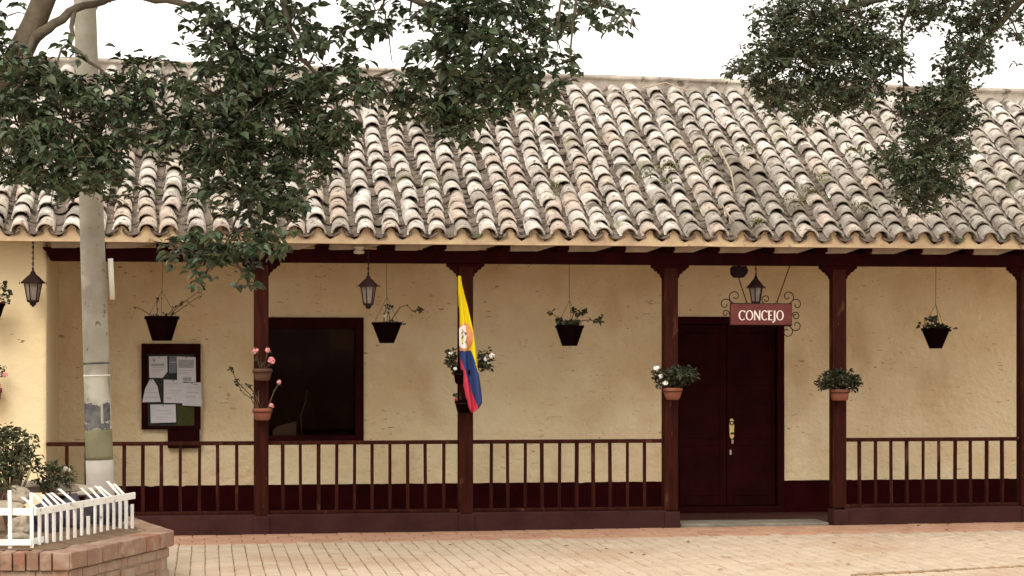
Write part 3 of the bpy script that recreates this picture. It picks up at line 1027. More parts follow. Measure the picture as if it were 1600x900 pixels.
hanging_pot(890, 508.5, 540.5, 46, 24, 'dark hanging pot with bushy leaves and one long side shoot, right of the flag',
            [([(885, 505), (872, 496), (860, 490)], 6), ([(892, 503), (895, 492), (898, 487)], 8), ([(896, 503), (906, 492), (913, 489)], 9), ([(900, 502), (918, 500), (930, 501), (935, 501)], 9), ([(936, 500), (941, 496)], 4), ([(880, 506), (873, 502)], 9)],
            seed=4, tuft=(110, .055, .055))
hanging_pot(1462, 513, 544.5, 45, 20, 'dark hanging pot with sparse wilted plant near the last post',
            [([(1455, 510), (1456, 500), (1458, 497)], 8), ([(1448, 513), (1444, 505), (1442, 497), (1448, 496)], 3), ([(1446, 508), (1439, 508)], 5), ([(1470, 512), (1473, 510)], 6), ([(1478, 514), (1483, 515)], 5)],
            seed=5, tuft=(80, .05, .055))
hanging_pot(-16, 474, 506, 48, 26, 'hanging pot of reddish leaves peeping in from the edge by the first lantern',
            [([(-10, 474), (0, 462), (10, 455)], 7), ([(-8, 474), (2, 468), (14, 462)], 8), ([(-12, 472), (-2, 455), (4, 446)], 8), ([(-6, 474), (2, 474), (10, 473)], 5)],
            v=-0.25, seed=6, tuft=(50, .07, .05), flowers=[(2, 476, .02, 'red_flower')])


# ------------------------------------------------------------------ pots on the posts
def post_pot(px_c, y_top, y_bot, w_top, w_bot, label, mat, clumps=(), stems=(), flowers=(), seed=1, v=-0.15, name='post_pot', group='flower pots fixed to the posts'):
    r = random.Random(seed)
    u, zt = bp(px_c, y_top, v)
    _, zbm = bp(px_c, y_bot, v)
    k = (OY + u * ST + v * CT) / F
    rt, rb = w_top / 2 * k, w_bot / 2 * k
    h = zt - zbm
    rt = min(rt, 0.1)
    o = (u, v, zbm)
    root = thing(name, label, 'flower pot', W(*o), TH, group)
    p = MB()
    p.lathe([(rb * .3, 0), (rb * .9, 0), (rb * 1.1, h * .12), (rt * .9, h * .55), (rt * .95, h * .72), (rt, h * .74), (rt, h), (rt * .86, h), (rt * .84, h * .85)], 18)
    p.build('pot', mat, root, True)
    so = MB()
    so.lathe([(rt * .86, h * .86), (0.001, h * .9)], 14, caps=False)
    so.build('soil', M['soil'], root)
    bk = MB()
    bk.tube([(rt * 1.02 * math.cos(2 * PI * q / 16), rt * 1.02 * math.sin(2 * PI * q / 16), h * .70) for q in range(17)], 0.003, 4)
    bk.tube([(0, rt, h * .7), (0, 0.09, h * .7)], 0.004, 4)
    bk.build('pot_ring', M['iron'], root)
    st, lf = MB(), MB()
    for (x, y, rx, ry, n, ls) in clumps:
        c = local(x, y, v, o) + Vector((0, -.02, 0))
        clump(lf, c, (rx * k, min(rx * k, .16), ry * k), n, ls, ls * .5, r, 0.1)
        for _ in range(5):
            st.tube([(0, 0, h * .85), c * .5 + Vector((0, 0, h * .3)), c + Vector((r.uniform(-1, 1) * rx * k * .6, 0, r.uniform(-.5, .5) * ry * k))], .003, 4)
    for pts, nl in stems:
        q = [local(x, y, v, o) for x, y in pts]
        q = [Vector((a.x, a.y - 0.015 * i, a.z)) for i, a in enumerate(q)]
        st.tube(q, 0.0045, 5)
        clump(lf, q[-1], (.026, .025, .03), nl, .04, .034, r, 0)
        for a in q[1:-1]:
            clump(lf, a, (.015, .015, .015), 2, .03, .025, r, 0)
    if len(st.v):
        st.build('stem', M['stem'], root)
    if len(lf.v):
        lf.build('foliage', M['pot_leaf'], root)
    for (x, y, rr_, mk) in flowers:
        b = MB()
        blossom(b, local(x, y, v, o) + Vector((0, -.06, 0)), rr_, r, 22)
        b.build('flower', M[mk], root)
    return root


post_pot(410, 576, 595, 31, 22, 'brown pot with pink geraniums, upper of two on the post by the window', M['clay_light'],
         clumps=[(408, 566, 11, 8, 22, .04)], flowers=[(398.5, 548, .030, 'pink'), (417.5, 547, .026, 'pink'), (424, 563, .034, 'pink')],
         stems=[([(406, 576), (402, 560), (399, 551)], 1), ([(412, 576), (416, 560), (417, 550)], 1), ([(414, 576), (420, 570), (423, 566)], 1)], seed=11)
post_pot(410, 638, 657, 31, 22, 'terracotta pot with straggling side stems, lower of two on the post by the window', M['terracotta'],
         clumps=[(400, 614, 6, 6, 12, .035), (425, 634, 6, 6, 8, .03)], flowers=[(435.5, 597, .020, 'pink'), (424, 634, .022, 'pink')],
         stems=[([(402, 638), (396, 622), (378, 604), (371, 596), (361, 577)], 9), ([(400, 638), (392, 622), (378, 612), (369, 594)], 7), ([(404, 638), (398, 614), (388, 604)], 6), ([(418, 638), (428, 612), (435, 600)], 2)], seed=12)
post_pot(723, 578, 600, 30, 22, 'dark pot of dark leaves and white flowers behind the flag', M['dark_pot'],
         clumps=[(706, 562, 10, 18, 110, .05), (756, 565, 15, 17, 150, .05), (728, 572, 14, 6, 20, .04)],
         flowers=[(703, 552, .020, 'white_flower'), (710, 576, .018, 'white_flower'), (767, 556, .026, 'white_flower'), (757, 561, .022, 'white_flower'), (762, 567, .014, 'white_flower')],
         stems=[([(722, 578), (708, 560), (700, 552)], 5), ([(726, 578), (748, 566), (762, 548)], 4), ([(722, 578), (712, 577), (706, 582)], 4)], seed=13)
post_pot(725, 624, 645, 29, 20, 'small dark pot behind the red tip of the hanging flag', M['dark_pot'],
         clumps=[(716, 618, 5, 5, 10, .03)], flowers=[(712, 624, .014, 'red_flower')], stems=[([(718, 625), (713, 619)], 4)], seed=14)
post_pot(1051, 606, 625, 31, 20, 'terracotta pot of spreading green fern with white flowers to one side beside the door', M['terracotta'],
         clumps=[(1058, 588, 26, 15, 480, .055), (1078, 585, 10, 13, 110, .055), (1029, 588, 9, 16, 110, .05)],
         flowers=[(1023.5, 575, .030, 'white_flower'), (1030, 588.5, .026, 'white_flower'), (1037, 599, .028, 'white_flower')],
         stems=[([(1046, 606), (1034, 592), (1025, 578)], 3)], seed=15)
post_pot(1312, 608, 626, 31, 24, 'terracotta pot of wide dark bushy leaves right of the sign', M['terracotta'],
         clumps=[(1311, 591, 28, 15, 620, .05), (1332, 598, 14, 13, 200, .045), (1288, 601, 14, 9, 120, .045)],
         stems=[([(1305, 606), (1290, 595), (1277, 597)], 6), ([(1303, 606), (1292, 585), (1283, 592)], 5)], seed=16)
post_pot(-14, 606, 628, 40, 26, 'terracotta wall pot of pink flowers peeping in at the edge', M['terracotta'],
         clumps=[(2, 580, 9, 9, 40, .04), (-14, 592, 16, 12, 40, .045)], flowers=[(9, 586, .024, 'pink'), (0, 602, .016, 'red_flower')], seed=17, v=-0.13, name='wall_pot', group=None)


# ------------------------------------------------------------------ lanterns
def lantern(px_c, y_top, y_cap, y_bot, w_cap, label, v, chain_to, fin=8, hooks=False):
    u, z0 = bp(px_c, y_bot, v)
    z_cap, z_top = zb(px_c, y_cap, v), zb(px_c, y_top, v)
    k = (OY + u * ST + v * CT) / F
    rc = w_cap / 2 * k
    o = (u, v, z0)
    root = thing('lantern', label, 'lantern', W(*o), TH + 0.15, 'iron lanterns of the veranda')
    hb, ht = z_cap - z0, z_top - z0
    r0, r1 = rc * .50, rc * .80
    n = 6
    c = MB()
    c.lathe([(rc * 1.08, hb - .006), (rc * 1.1, hb + .004), (rc * .55, hb + (ht - hb) * .55), (rc * .24, hb + (ht - hb) * .8), (rc * .26, hb + (ht - hb) * .86), (rc * .16, ht), (rc * .05, ht + .012)], n)
    c.build('cap', M['iron'], root, bevel=.002)
    f = MB()
    for q in range(n):
        a = 2 * PI * q / n
        ca, sa = math.cos(a), math.sin(a)
        f.tube([(r0 * ca, r0 * sa, 0.0), (r1 * ca, r1 * sa, hb - .004)], .0065, 4)
        if True:
            f.tube([(rc * 1.05 * ca, rc * 1.05 * sa, hb), (rc * 1.22 * ca, rc * 1.22 * sa, hb + .008), (rc * 1.2 * ca, rc * 1.2 * sa, hb - .012)], .004, 4)
    f.lathe([(r0 * 1.08, -.012), (r0 * 1.12, .006)], n)
    f.build('frame', M['iron'], root)
    for q in range(n):
        a, a2 = 2 * PI * q / n, 2 * PI * (q + 1) / n
        g = MB()
        e = .97
        g.add([(r0 * e * math.cos(a), r0 * e * math.sin(a), .006), (r0 * e * math.cos(a2), r0 * e * math.sin(a2), .006), (r1 * e * math.cos(a2), r1 * e * math.sin(a2), hb - .006), (r1 * e * math.cos(a), r1 * e * math.sin(a), hb - .006)], [(0, 1, 2, 3)])
        g.build('pane', M['lamp_glass'], root)
    fn = MB()
    fn.lathe([(r0 * .9, -.012), (r0 * .55, -.022), (r0 * .65, -.032), (r0 * .30, -.045), (r0 * .1, -fin * k)], 8)
    fn.build('finial', M['iron'], root, True)
    ch = MB()
    zt = chain_to - z0
    ch.tube([(0, 0, ht), (.003, 0, (zt + ht) / 2), (0, 0, zt)], .0045, 5)
    nl = max(2, int((zt - ht) / .05))
    for q in range(nl):
        zc = ht + .02 + q * .05
        ch.tube([(.008 * math.cos(2 * PI * i / 8), .003 * (q % 2), zc + .016 * math.sin(2 * PI * i / 8)) for i in range(9)], .003, 4)
    ch.build('chain', M['iron'], root)
    return root


lantern(51.5, 424, 442, 470, 34, 'iron lantern hanging before the pale wall by the utility pole', -0.22, ZB1 + 0.08, 10)
lantern(575.5, 431, 447, 475, 30, 'iron lantern hanging above the dark window', -0.18, ZB1 + 0.0, 8)
lantern(1181, 432, 449, 472, 27, 'iron lantern rising behind the red sign', 0.06, ZB0, 2)

# ------------------------------------------------------------------ sign
sv = -0.02
su, sz0 = bp(1189, 507.5, sv)
sz1 = zb(1189, 475, sv)
sk = (OY + su * ST + sv * CT) / F
sw = 98 * sk / 2
sg = thing('hanging_sign', 'red brown wooden sign reading CONCEJO in scrolled iron over the door', 'sign', W(su, sv, sz0), TH)
sh_ = sz1 - sz0
b = MB()
b.box(-sw, sw, -.016, .016, 0, sh_)
brd = b.build('board', M['sign_board'], sg, bevel=.003)
b = MB()
b.tube([(-sw - .004, 0, -.004), (-sw - .004, 0, sh_ + .004), (sw + .004, 0, sh_ + .004), (sw + .004, 0, -.004), (-sw - .004, 0, -.004)], .006, 5)
b.build('rim', M['iron'], sg)


def sp(x, y):                                # sign-crop pixel (6.43x, origin 1100,400) -> local
    px, py = 1100 + x / 6.43, 400 + y / 6.43
    return ((px - 1189) * sk, sz0 + (507.5 - py) * sk - sz0)


def scroll(start, ctr, r0, turns, cw, a_end_r=0.25, name='scroll'):
    """from a start point on the rim, a stem joining a spiral round ctr (all in crop pixels)"""
    s, c = Vector(sp(*start)), Vector(sp(*ctr))
    a0 = math.atan2(s.y - c.y, s.x - c.x)
    n = 22
    pts = []
    d0 = (s - c).length
    for i in range(n + 1):
        t = i / n
        a = a0 + (-1 if cw else 1) * turns * 2 * PI * t
        rr_ = d0 + (r0 * sk / 6.43 - d0) * min(1, t * 2.2) if t < .45 else r0 * sk / 6.43 * (1 - (1 - a_end_r) * (t - .45) / .55)
        pts.append((c.x + rr_ * math.cos(a), 0.0, c.y + rr_ * math.sin(a)))
    m = MB()
    m.tube(pts, .0052, 5)
    return m.build(name, M['iron'], sg, True)


scroll((320, 478), (305, 408), 46, 1.25, True)
scroll((252, 540), (205, 488), 46, 1.2, False)
scroll((245, 590), (210, 578), 26, 1.2, False)
scroll((835, 478), (850, 408), 46, 1.25, False)
scroll((893, 540), (940, 488), 46, 1.2, True)
scroll((893, 600), (930, 600), 34, 1.4, True)
scroll((893, 640), (938, 695), 46, 1.2, False)
scroll((820, 705), (845, 758), 50, 1.2, True)
scroll((600, 474), (622, 436), 34, 1.2, True)
for x0, y0, x1, y1 in ((340, 215, 425, 470), (868, 105, 735, 470)):
    a, c = sp(x0, y0), sp(x1, y1)
    ext = (ZB0 - sz0 - c[1]) / max(1e-6, a[1] - c[1])
    m = MB()
    m.tube([(c[0], 0, c[1]), (c[0] + (a[0] - c[0]) * ext, 0, c[1] + (a[1] - c[1]) * ext)], .0055, 5)
    m.tube([(c[0] + .014 * math.cos(i * PI / 4), -.002, c[1] + .012 * math.sin(i * PI / 4)) for i in range(9)], .003, 4)
    m.build('hanger_rod', M['iron'], sg)

# the seven letters, drawn with thick and thin strokes
LH = 15.0 * sk
LX0 = (1152.5 - 1189) * sk
LZ = (507.5 - 500.3) * sk


def ring(cx, cz, rx, rz, a0, a1, tmax, tmin, n=28):
    vs, fs = [], []
    for i in range(n + 1):
        a = a0 + (a1 - a0) * i / n
        t = tmin + (tmax - tmin) * abs(math.cos(a)) ** 1.3
        for q in (0, 1):
            vs.append((cx + (rx - q * t) * math.cos(a), 0, cz + (rz - q * t) * math.sin(a)))
    for i in range(n):
        fs.append((2 * i, 2 * i + 2, 2 * i + 3, 2 * i + 1))
    return vs, fs


def letter(ch, x, wid):
    m = MB()
    H = LH
    tk, tn = H * .135, H * .07
    def bar(x0, z0, x1, z1, t, fl=1.25):
        d = Vector((x1 - x0, 0, z1 - z0)).normalized()
        nrm = Vector((-d.z, 0, d.x)) * t / 2
        p0, p1 = Vector((x0, 0, z0)), Vector((x1, 0, z1))
        mid = (p0 + p1) / 2
        m.add([p0 - nrm * fl, p0 + nrm * fl, mid + nrm, p1 + nrm * fl, p1 - nrm * fl, mid - nrm], [(0, 1, 2, 5), (5, 2, 3, 4)])
    if ch == 'O':
        m.add(*ring(x + wid / 2, H / 2, wid / 2, H * .52, 0, 2 * PI, tk, tn))
    elif ch == 'C':
        m.add(*ring(x + wid * .56, H / 2, wid * .56, H * .52, R(48), R(312), tk, tn))
        bar(x + wid * .93, H * .80, x + wid * .95, H * .98, tk * .5)
    elif ch == 'N':
        bar(x + tk * .5, 0, x + tk * .5, H, tk * .75)
        bar(x + wid - tk * .5, -0.0, x + wid - tk * .5, H, tk * .75)
        bar(x + tk * .4, H, x + wid - tk * .4, 0, tk * 1.05, 1)
    elif ch == 'E':
        bar(x + tk * .5, 0, x + tk * .5, H, tk)
        for zz, ww in ((H - tn * .6, 1.0), (H * .52, .85), (tn * .6, 1.05)):
            bar(x + tk * .5, zz, x + wid * ww, zz, tn * 1.1)
    elif ch == 'J':
        bar(x + wid - tk * .6, -H * .08, x + wid - tk * .6, H, tk)
        bar(x + wid - tk * .3, -H * .02, x + wid * .35, -H * .24, tn * 1.5)
    bm2 = [(p[0] + LX0, -.0175, p[2] + LZ) for p in m.v]
    m2 = MB()
    m2.add(bm2, m.f)
    ob = m2.build('letter', M['letter'], brd)
    so_ = ob.modifiers.new('thick', 'SOLIDIFY')
    so_.thickness = 0.004
    so_.offset = 0


xs = [('C', 0, 10.6), ('O', 11.4, 11.9), ('N', 24.6, 10.2), ('C', 36.1, 10.0), ('E', 47.6, 6.0), ('J', 52.2, 6.6), ('O', 60.4, 11.9)]
for ch, x, w_ in xs:
    letter(ch, x * sk, w_ * sk)

# floodlight and a small lamp holder under the beam
fu, fz = bp(1154, 434, -0.0)
fd = thing('floodlight', 'black round floodlight under the beam just beside the sign', 'floodlight', W(fu, -0.02, fz), TH)
m = MB()
kk = sk * 1.0
m.prism([(-13 * kk, 14 * kk), (-12 * kk, 5 * kk), (-7 * kk, 0), (6 * kk, 0), (11 * kk, 6 * kk), (13 * kk, 12 * kk), (10 * kk, 18 * kk), (-10 * kk, 18 * kk)], -.05, .05)
m.build('housing', M['black'], fd, bevel=.006)
m = MB()
m.box(-.012, .012, -.01, .01, 17 * kk, ZB0 - fz)
m.build('bracket', M['iron'], fd)
m = MB()
m.add([(-.05, -.0515, .03), (.045, -.0515, .03), (.045, -.0515, .085), (-.05, -.0515, .085)], [(0, 1, 2, 3)])
m.build('lens', M['black'], fd)
lu, lz = bp(561, 397, -0.16)
lh_ = thing('lamp_holder', 'small cream lamp holder fixed under the eave above the window lantern', 'lamp holder', W(lu, -0.16, lz), TH)
m = MB()
m.lathe([(.02, 0), (.048, .003), (.052, .03), (.04, .036), (.038, .05), (.055, .055), (.055, .075)], 14)
m.build('socket', M['cream_plastic'], lh_, True)
m = MB()
m.box(-.03, .03, -.03, .03, .075, ZB1 + .09 - lz)
m.build('mount', M['cream_plastic'], lh_, bevel=.004)

# ------------------------------------------------------------------ notice board with its papers
nv = VW - 0.045
n0, nz0 = bp(221, 671, nv)
n1, nz1 = bp(313.5, 537, nv)
nb_ = thing('notice_board', 'dark framed notice board covered in papers behind the railing', 'notice board', W(n0, nv, nz0), TH)
NW, NH = n1 - n0, nz1 - nz0
m = MB()
e = .062
m.box(0, e, -.02, .03, 0, NH)
m.box(NW - e, NW, -.02, .03, 0, NH)
m.box(e, NW - e, -.02, .03, NH - .105, NH)
m.box(e, NW - e, -.02, .03, 0, .035)
m.build('frame', M['maroon_wood'], nb_, bevel=.005)
m = MB()
m.box(e, NW - e, .002, .03, .035, NH - .105)
m.build('backing', M['board_dark'], nb_)
m = MB()
gx0, gz0 = bp(276, 670, nv)
gx1, gz1 = bp(305, 633, nv)
m.box(gx0 - n0, gx1 - n0, -.002, .0015, max(gz0 - nz0, .037), gz1 - nz0)
m.build('felt', M['board_green'], nb_)
m = MB()
q0, q1 = bp(262, 692, nv)[0] - n0, bp(312, 672, nv)[0] - n0
m.box(q0, q1, -.03, .04, zb(285, 700, nv) - nz0, -.002)
m.build('bracket', M['maroon_wood'], nb_, bevel=.005)


def notice(poly, label, mat, lines=(), pics=(), dv=0.0, cat='notice'):
    v = nv - .024 - dv
    cx = sum(p[0] for p in poly) / len(poly)
    cy = sum(p[1] for p in poly) / len(poly)
    u, z = bp(cx, cy, v)
    k = (OY + u * ST + v * CT) / F
    root = thing('notice', label, cat, W(u, v, z), TH, 'papers pinned to the notice board')
    pp = [((x - cx) * k, (cy - y) * k) for x, y in poly]
    pb = MB()
    pb.prism(pp if sum((pp[i][0] * pp[(i + 1) % len(pp)][1] - pp[(i + 1) % len(pp)][0] * pp[i][1]) for i in range(len(pp))) > 0 else list(reversed(pp)), 0, .002)
    pb.build('sheet', mat, root)
    xs_, ys_ = [p[0] for p in poly], [p[1] for p in poly]
    pin = MB()
    pin.lathe([(.006, 0), (.006, .004), (.003, .006)], 8)
    po_ = pin.build('pin', M['brass_dark'], root)
    po_.location = (0, -.003, (cy - min(ys_) - 1.6) * k)
    po_.rotation_euler = (R(90), 0, 0)
    ln = MB()
    for (x0, y0, x1, y1) in lines:
        ln.add([((x0 - cx) * k, -.0012, (cy - y1) * k), ((x1 - cx) * k, -.0012, (cy - y1) * k), ((x1 - cx) * k, -.0012, (cy - y0) * k), ((x0 - cx) * k, -.0012, (cy - y0) * k)], [(0, 1, 2, 3)])
    if len(ln.v):
        ln.build('print', M['ink_soft'], root)
    for (x0, y0, x1, y1) in pics:
        pc = MB()
        pc.add([((x0 - cx) * k, -.0018, (cy - y1) * k), ((x1 - cx) * k, -.0018, (cy - y1) * k), ((x1 - cx) * k, -.0018, (cy - y0) * k), ((x0 - cx) * k, -.0018, (cy - y0) * k)], [(0, 1, 2, 3)])
        pc.build('picture_print', M['ink'], root)
    return root


notice([(233, 557), (261, 556.5), (261.5, 581), (254, 590.5), (233.5, 590)], 'white sheet with a small round emblem and a curled corner, pinned at the top', M['paper'],
       lines=[(237, 573.5, 257, 575), (237, 577, 256, 578.5), (238, 580, 251, 581)], pics=[(236.5, 568, 257, 572), (238.5, 560, 243, 565)])
notice([(264, 556.5), (275, 556.5), (275, 583), (264, 583)], 'narrow slate blue card between two white sheets', M['paper_blue'], lines=[(265, 565.5, 275, 566.5)], dv=-.004)
notice([(276, 557), (305.5, 558), (306, 597), (277, 596)], 'white sheet with a grey picture, hung highest beside the blue card', M['paper'],
       pics=[(279, 562, 303, 575), (286, 589, 299, 595)], lines=[(280, 578, 301, 579.5), (280, 582, 298, 583.5)])
notice([(234.5, 592.5), (239, 592), (246, 604), (251, 628), (222.5, 628.5), (227, 607)], 'white sheet with folded sides that narrows to a point', M['paper'],
       lines=[(232, 607, 243, 608), (228, 613, 246, 614.2), (227, 620, 247, 621.5)])
notice([(256, 593), (286, 594), (287, 630), (256, 629.5)], 'white square sheet with faint lines pinned in the middle', M['paper'],
       lines=[(260, 599, 281, 600), (262, 610, 283, 611.2), (260, 614, 279, 615), (260, 621, 268, 624)], dv=.003)
notice([(285.5, 598), (314.5, 597.5), (315, 635), (285, 633.5)], 'bluish white sheet overlapping the frame and its neighbour', M['paper'],
       lines=[(290, 605, 309, 606), (291, 612, 310, 614), (290, 619, 306, 621)], pics=[(302, 599.5, 309.5, 601.5)], dv=.006)
notice([(235, 632), (274, 632), (275, 660), (236, 661)], 'white sheet laid sideways, pinned lowest beside green felt', M['paper'], lines=[(244, 641, 266, 642.2), (250, 646, 268, 647), (244, 651, 262, 652)])

# ------------------------------------------------------------------ flag
fv = -0.22
fo = bp(717, 645, fv)
flag = thing('flag', 'limp yellow, blue and red flag with round crest on the middle post', 'flag', W(fo[0], fv, fo[1]), TH)
fk = (OY + fo[0] * ST + fv * CT) / F
m = MB()
m.tube([local(716, 646, fv + .02, (fo[0], fv, fo[1])), local(717.3, 431, fv + .02, (fo[0], fv, fo[1]))], .0085, 8)
m.build('staff', M['maroon_wood'], flag, True)
m = MB()
m.tube([(0.01, .02, .18), (.03, .14, .16)], .008, 6)
m.build('staff_bracket', M['iron'], flag)
EDG = [(431, 716, 719.5), (445, 716.2, 721.5), (460, 716.4, 725), (480, 716.6, 730.5), (500, 716.8, 735), (515, 717, 738.5), (530, 717, 741), (545, 717.5, 743), (560, 718.5, 744.5), (575, 720, 746), (600, 723.5, 750.5), (620, 727.5, 753), (630, 730, 753.3), (638, 732.5, 748.5), (645, 736, 738.5)]


def edge(y):
    for (y0, l0, r0), (y1, l1, r1) in zip(EDG, EDG[1:]):
        if y0 <= y <= y1:
            t = (y - y0) / (y1 - y0)
            return l0 + (l1 - l0) * t, r0 + (r1 - r0) * t
    return EDG[-1][1:]


def yb(y):          # yellow | blue border: x to the right of which cloth is yellow
    return 738 + (y - 548) / (578 - 548) * 8 if y > 548 else 716


def rb(y):          # left of this the cloth is red
    return 719 + (y - 558) * (745 - 719) / (634 - 558)


nc, nr_ = 30, 110
vs, fs, ms = [], [], []
for j in range(nr_ + 1):
    y = 431 + (645 - 431) * j / nr_
    l, r_ = edge(y)
    for i in range(nc + 1):
        t = i / nc
        x = l + (r_ - l) * t
        amp = .006 + .016 * min(1, (y - 431) / 120)
        dv = amp * 1.5 * math.sin(t * 3.4 * PI + .016 * (y - 431)) - .05 * t * min(1, (y - 431) / 150)
        dv += .004 * noise.noise(Vector((t * 3, y * .05, 1)))
        vs.append(((x - 717) * fk, dv, (645 - y) * fk))
for j in range(nr_):
    y = 431 + (645 - 431) * (j + .5) / nr_
    l, r_ = edge(y)
    for i in range(nc):
        x = l + (r_ - l) * (i + .5) / nc
        fs.append((j * (nc + 1) + i, (j + 1) * (nc + 1) + i, (j + 1) * (nc + 1) + i + 1, j * (nc + 1) + i + 1))
        if y < 547 or (y < 582 and x > 735.5 + (y - 547) * .30):
            ms.append(0)
        elif x < rb(y):
            ms.append(2)
        else:
            ms.append(1)
fm = MB()
fm.v, fm.f, fm.m = vs, fs, ms
cloth = fm.build('cloth', [M['yellow'], M['blue'], M['red']], flag, True)
so_ = cloth.modifiers.new('thick', 'SOLIDIFY')
so_.thickness = .002


def disc(cx, cy, rx, ry, y, x_min=717.2, n=26):
    m = MB()
    pts = []
    for i in range(n):
        a = 2 * PI * i / n
        pts.append((max(x_min, cx + rx * math.cos(a)), cy + ry * math.sin(a)))
    V = []
    for (x, yy) in pts + [(cx, cy)]:
        l, r_ = edge(yy)
        x = min(x, r_ - .3)
        t = (x - l) / (r_ - l)
        amp = .006 + .016 * min(1, (yy - 431) / 120)
        dv = amp * 1.5 * math.sin(t * 3.4 * PI + .016 * (yy - 431)) - .05 * t * min(1, (yy - 431) / 150)
        V.append(((x - 717) * fk, dv - y, (645 - yy) * fk))
    F_ = [(n, (i + 1) % n, i) for i in range(n)]
    m.add(V, F_)
    return m


disc(725.5, 527, 12.5, 22, .006).build('crest_ring', M['crest_red'], cloth, True)
disc(724.8, 526.5, 10.4, 18.5, .010).build('crest_field', M['crest_white'], cloth, True)
m = MB()
for pts in (((719.5, 521), (724, 518), (729, 522)), ((722, 515), (725, 521), (730, 527)), ((720, 529), (726, 525), (731, 529)), ((721, 536), (724, 537.5), (728, 533)), ((723, 524), (721, 527))):
    m.tube([((x - 717) * fk, -.052 + .02 - .012 * (x - 719) / 10, (645 - y) * fk) for x, y in pts], .0045, 5)
m.build('crest_marks', M['crest_dark'], cloth)

# ------------------------------------------------------------------ utility pole
PY = 16.0
pb0, pt0 = pw(157, 770, PY), pw(132.5, 0, PY)
ax = pt0 - pb0
base = pb0 - ax * ((pb0.z - 0.0) / ax.z)
pole = thing('utility_pole', 'tall leaning grey concrete pole standing behind the white picket fence', 'utility pole', base)
Ltot = 8.2
axn = ax.normalized()


def pole_r(z):
    return .106 - .0055 * z


def pole_seg(z0, z1, name, mat, dr=0.0, n=8):
    m = MB()
    pts = [axn * (z0 + (z1 - z0) * i / n) / axn.z for i in range(n + 1)]
    m.tube(pts, [pole_r(p.z) + dr for p in pts], 20)
    return m.build(name, mat, pole, True)


pole_seg(-.05, Ltot, 'shaft', M['pole'], 0, 16)
zp = lambda y: CAMH + (HZ - y) / F * (PY - .1)
pole_seg(zp(719), zp(671), 'olive_band', M['pole_green'], .0015)
pole_seg(.02, zp(720), 'grey_band', M['pole_grey'], .002)
pole_seg(zp(569), zp(566), 'dark_strap', M['pole_dark'], .003, 1)
pole_seg(zp(588), zp(586), 'white_strap', M['pvc'], .003, 1)
rr = random.Random(4)
for (a0, a1, y0, y1) in ((3.6, 4.7, 631, 660), (4.2, 5.1, 634, 668), (5.3, 6.0, 630, 658), (3.5, 4.3, 664, 672), (4.9, 5.9, 660, 670)):
    m = MB()
    n = 8
    vs = []
    for i in range(n + 1):
        a = a0 + (a1 - a0) * i / n
        for y in (y1 + rr.uniform(-2, 2), y0 + rr.uniform(-2, 2)):
            p = axn * zp(y) / axn.z
            r_ = pole_r(p.z) + .003 + .0015 * (a0 % .3)
            vs.append((p.x + r_ * math.cos(a), p.y + r_ * math.sin(a), p.z))
    m.add(vs, [(2 * i, 2 * i + 2, 2 * i + 3, 2 * i + 1) for i in range(n)])
    m.build('poster_scrap', M['pole_dark'], pole)
m = MB()
c0, c1 = pw(172.5, 404, PY - .02) - base, pw(175.5, 468, PY - .02) - base
m.tube([c0, c1], .020, 10)
m.build('conduit', M['pvc'], pole, True)

# ------------------------------------------------------------------ planter, soil, fence, stones, plants
ZC = 0.352
A = Vector((-2.86, 13.70, 0))
B = Vector((-2.475, 15.45, 0))
Lp = Vector((-5.2, 13.62, 0))
Cc = Vector((-3.1, 17.0, 0))
Dd = Vector((-5.4, 17.0, 0))
ring_ = [Lp, A, B, Cc, Dd]
pl = thing('planter', 'low red brick planter with a soldier course rim at the plaza edge', 'planter', (0, 0, 0))


def inset(poly, d):
    out = []
    n = len(poly)
    for i in range(n):
        a, b, c = poly[i - 1], poly[i], poly[(i + 1) % n]
        d1, d2 = (b - a).normalized(), (c - b).normalized()
        n1, n2 = Vector((-d1.y, d1.x, 0)), Vector((-d2.y, d2.x, 0))
        bis = (n1 + n2).normalized()
        out.append(b + bis * d / max(.3, bis.dot(n1)))
    return out


core = MB()
i1 = inset(ring_, .045)
n = len(i1)
core.v = [(p.x, p.y, -.05) for p in i1] + [(p.x, p.y, ZC - .006) for p in i1]
core.f = [(k, (k + 1) % n, (k + 1) % n + n, k + n) for k in range(n)] + [tuple(range(n, 2 * n))]
core.m = [0] * len(core.f)
core.build('core', M['brick_mortar'], pl)
so = MB()
i2 = inset(ring_, .20)
cen = sum(i2, Vector()) / n
rr = random.Random(6)
pts = []
nr_s = 7
for ring_i in range(nr_s + 1):
    t = ring_i / nr_s
    for e_ in range(40):
        q = e_ / 40 * n
        a, b = i2[int(q) % n], i2[(int(q) + 1) % n]
        p = a.lerp(b, q - int(q)).lerp(cen, t)
        so.v.append((p.x, p.y, ZC - .004 + .05 * min(1, t * 3) + .02 * noise.noise(Vector((p.x * 7, p.y * 7, 0)))))
for ring_i in range(nr_s):
    for e_ in range(40):
        e2 = (e_ + 1) % 40
        so.f.append((ring_i * 40 + e_, ring_i * 40 + e2, (ring_i + 1) * 40 + e2, (ring_i + 1) * 40 + e_))
        so.m.append(0)
so.build('soil', M['soil'], pl, True)
rr = random.Random(9)


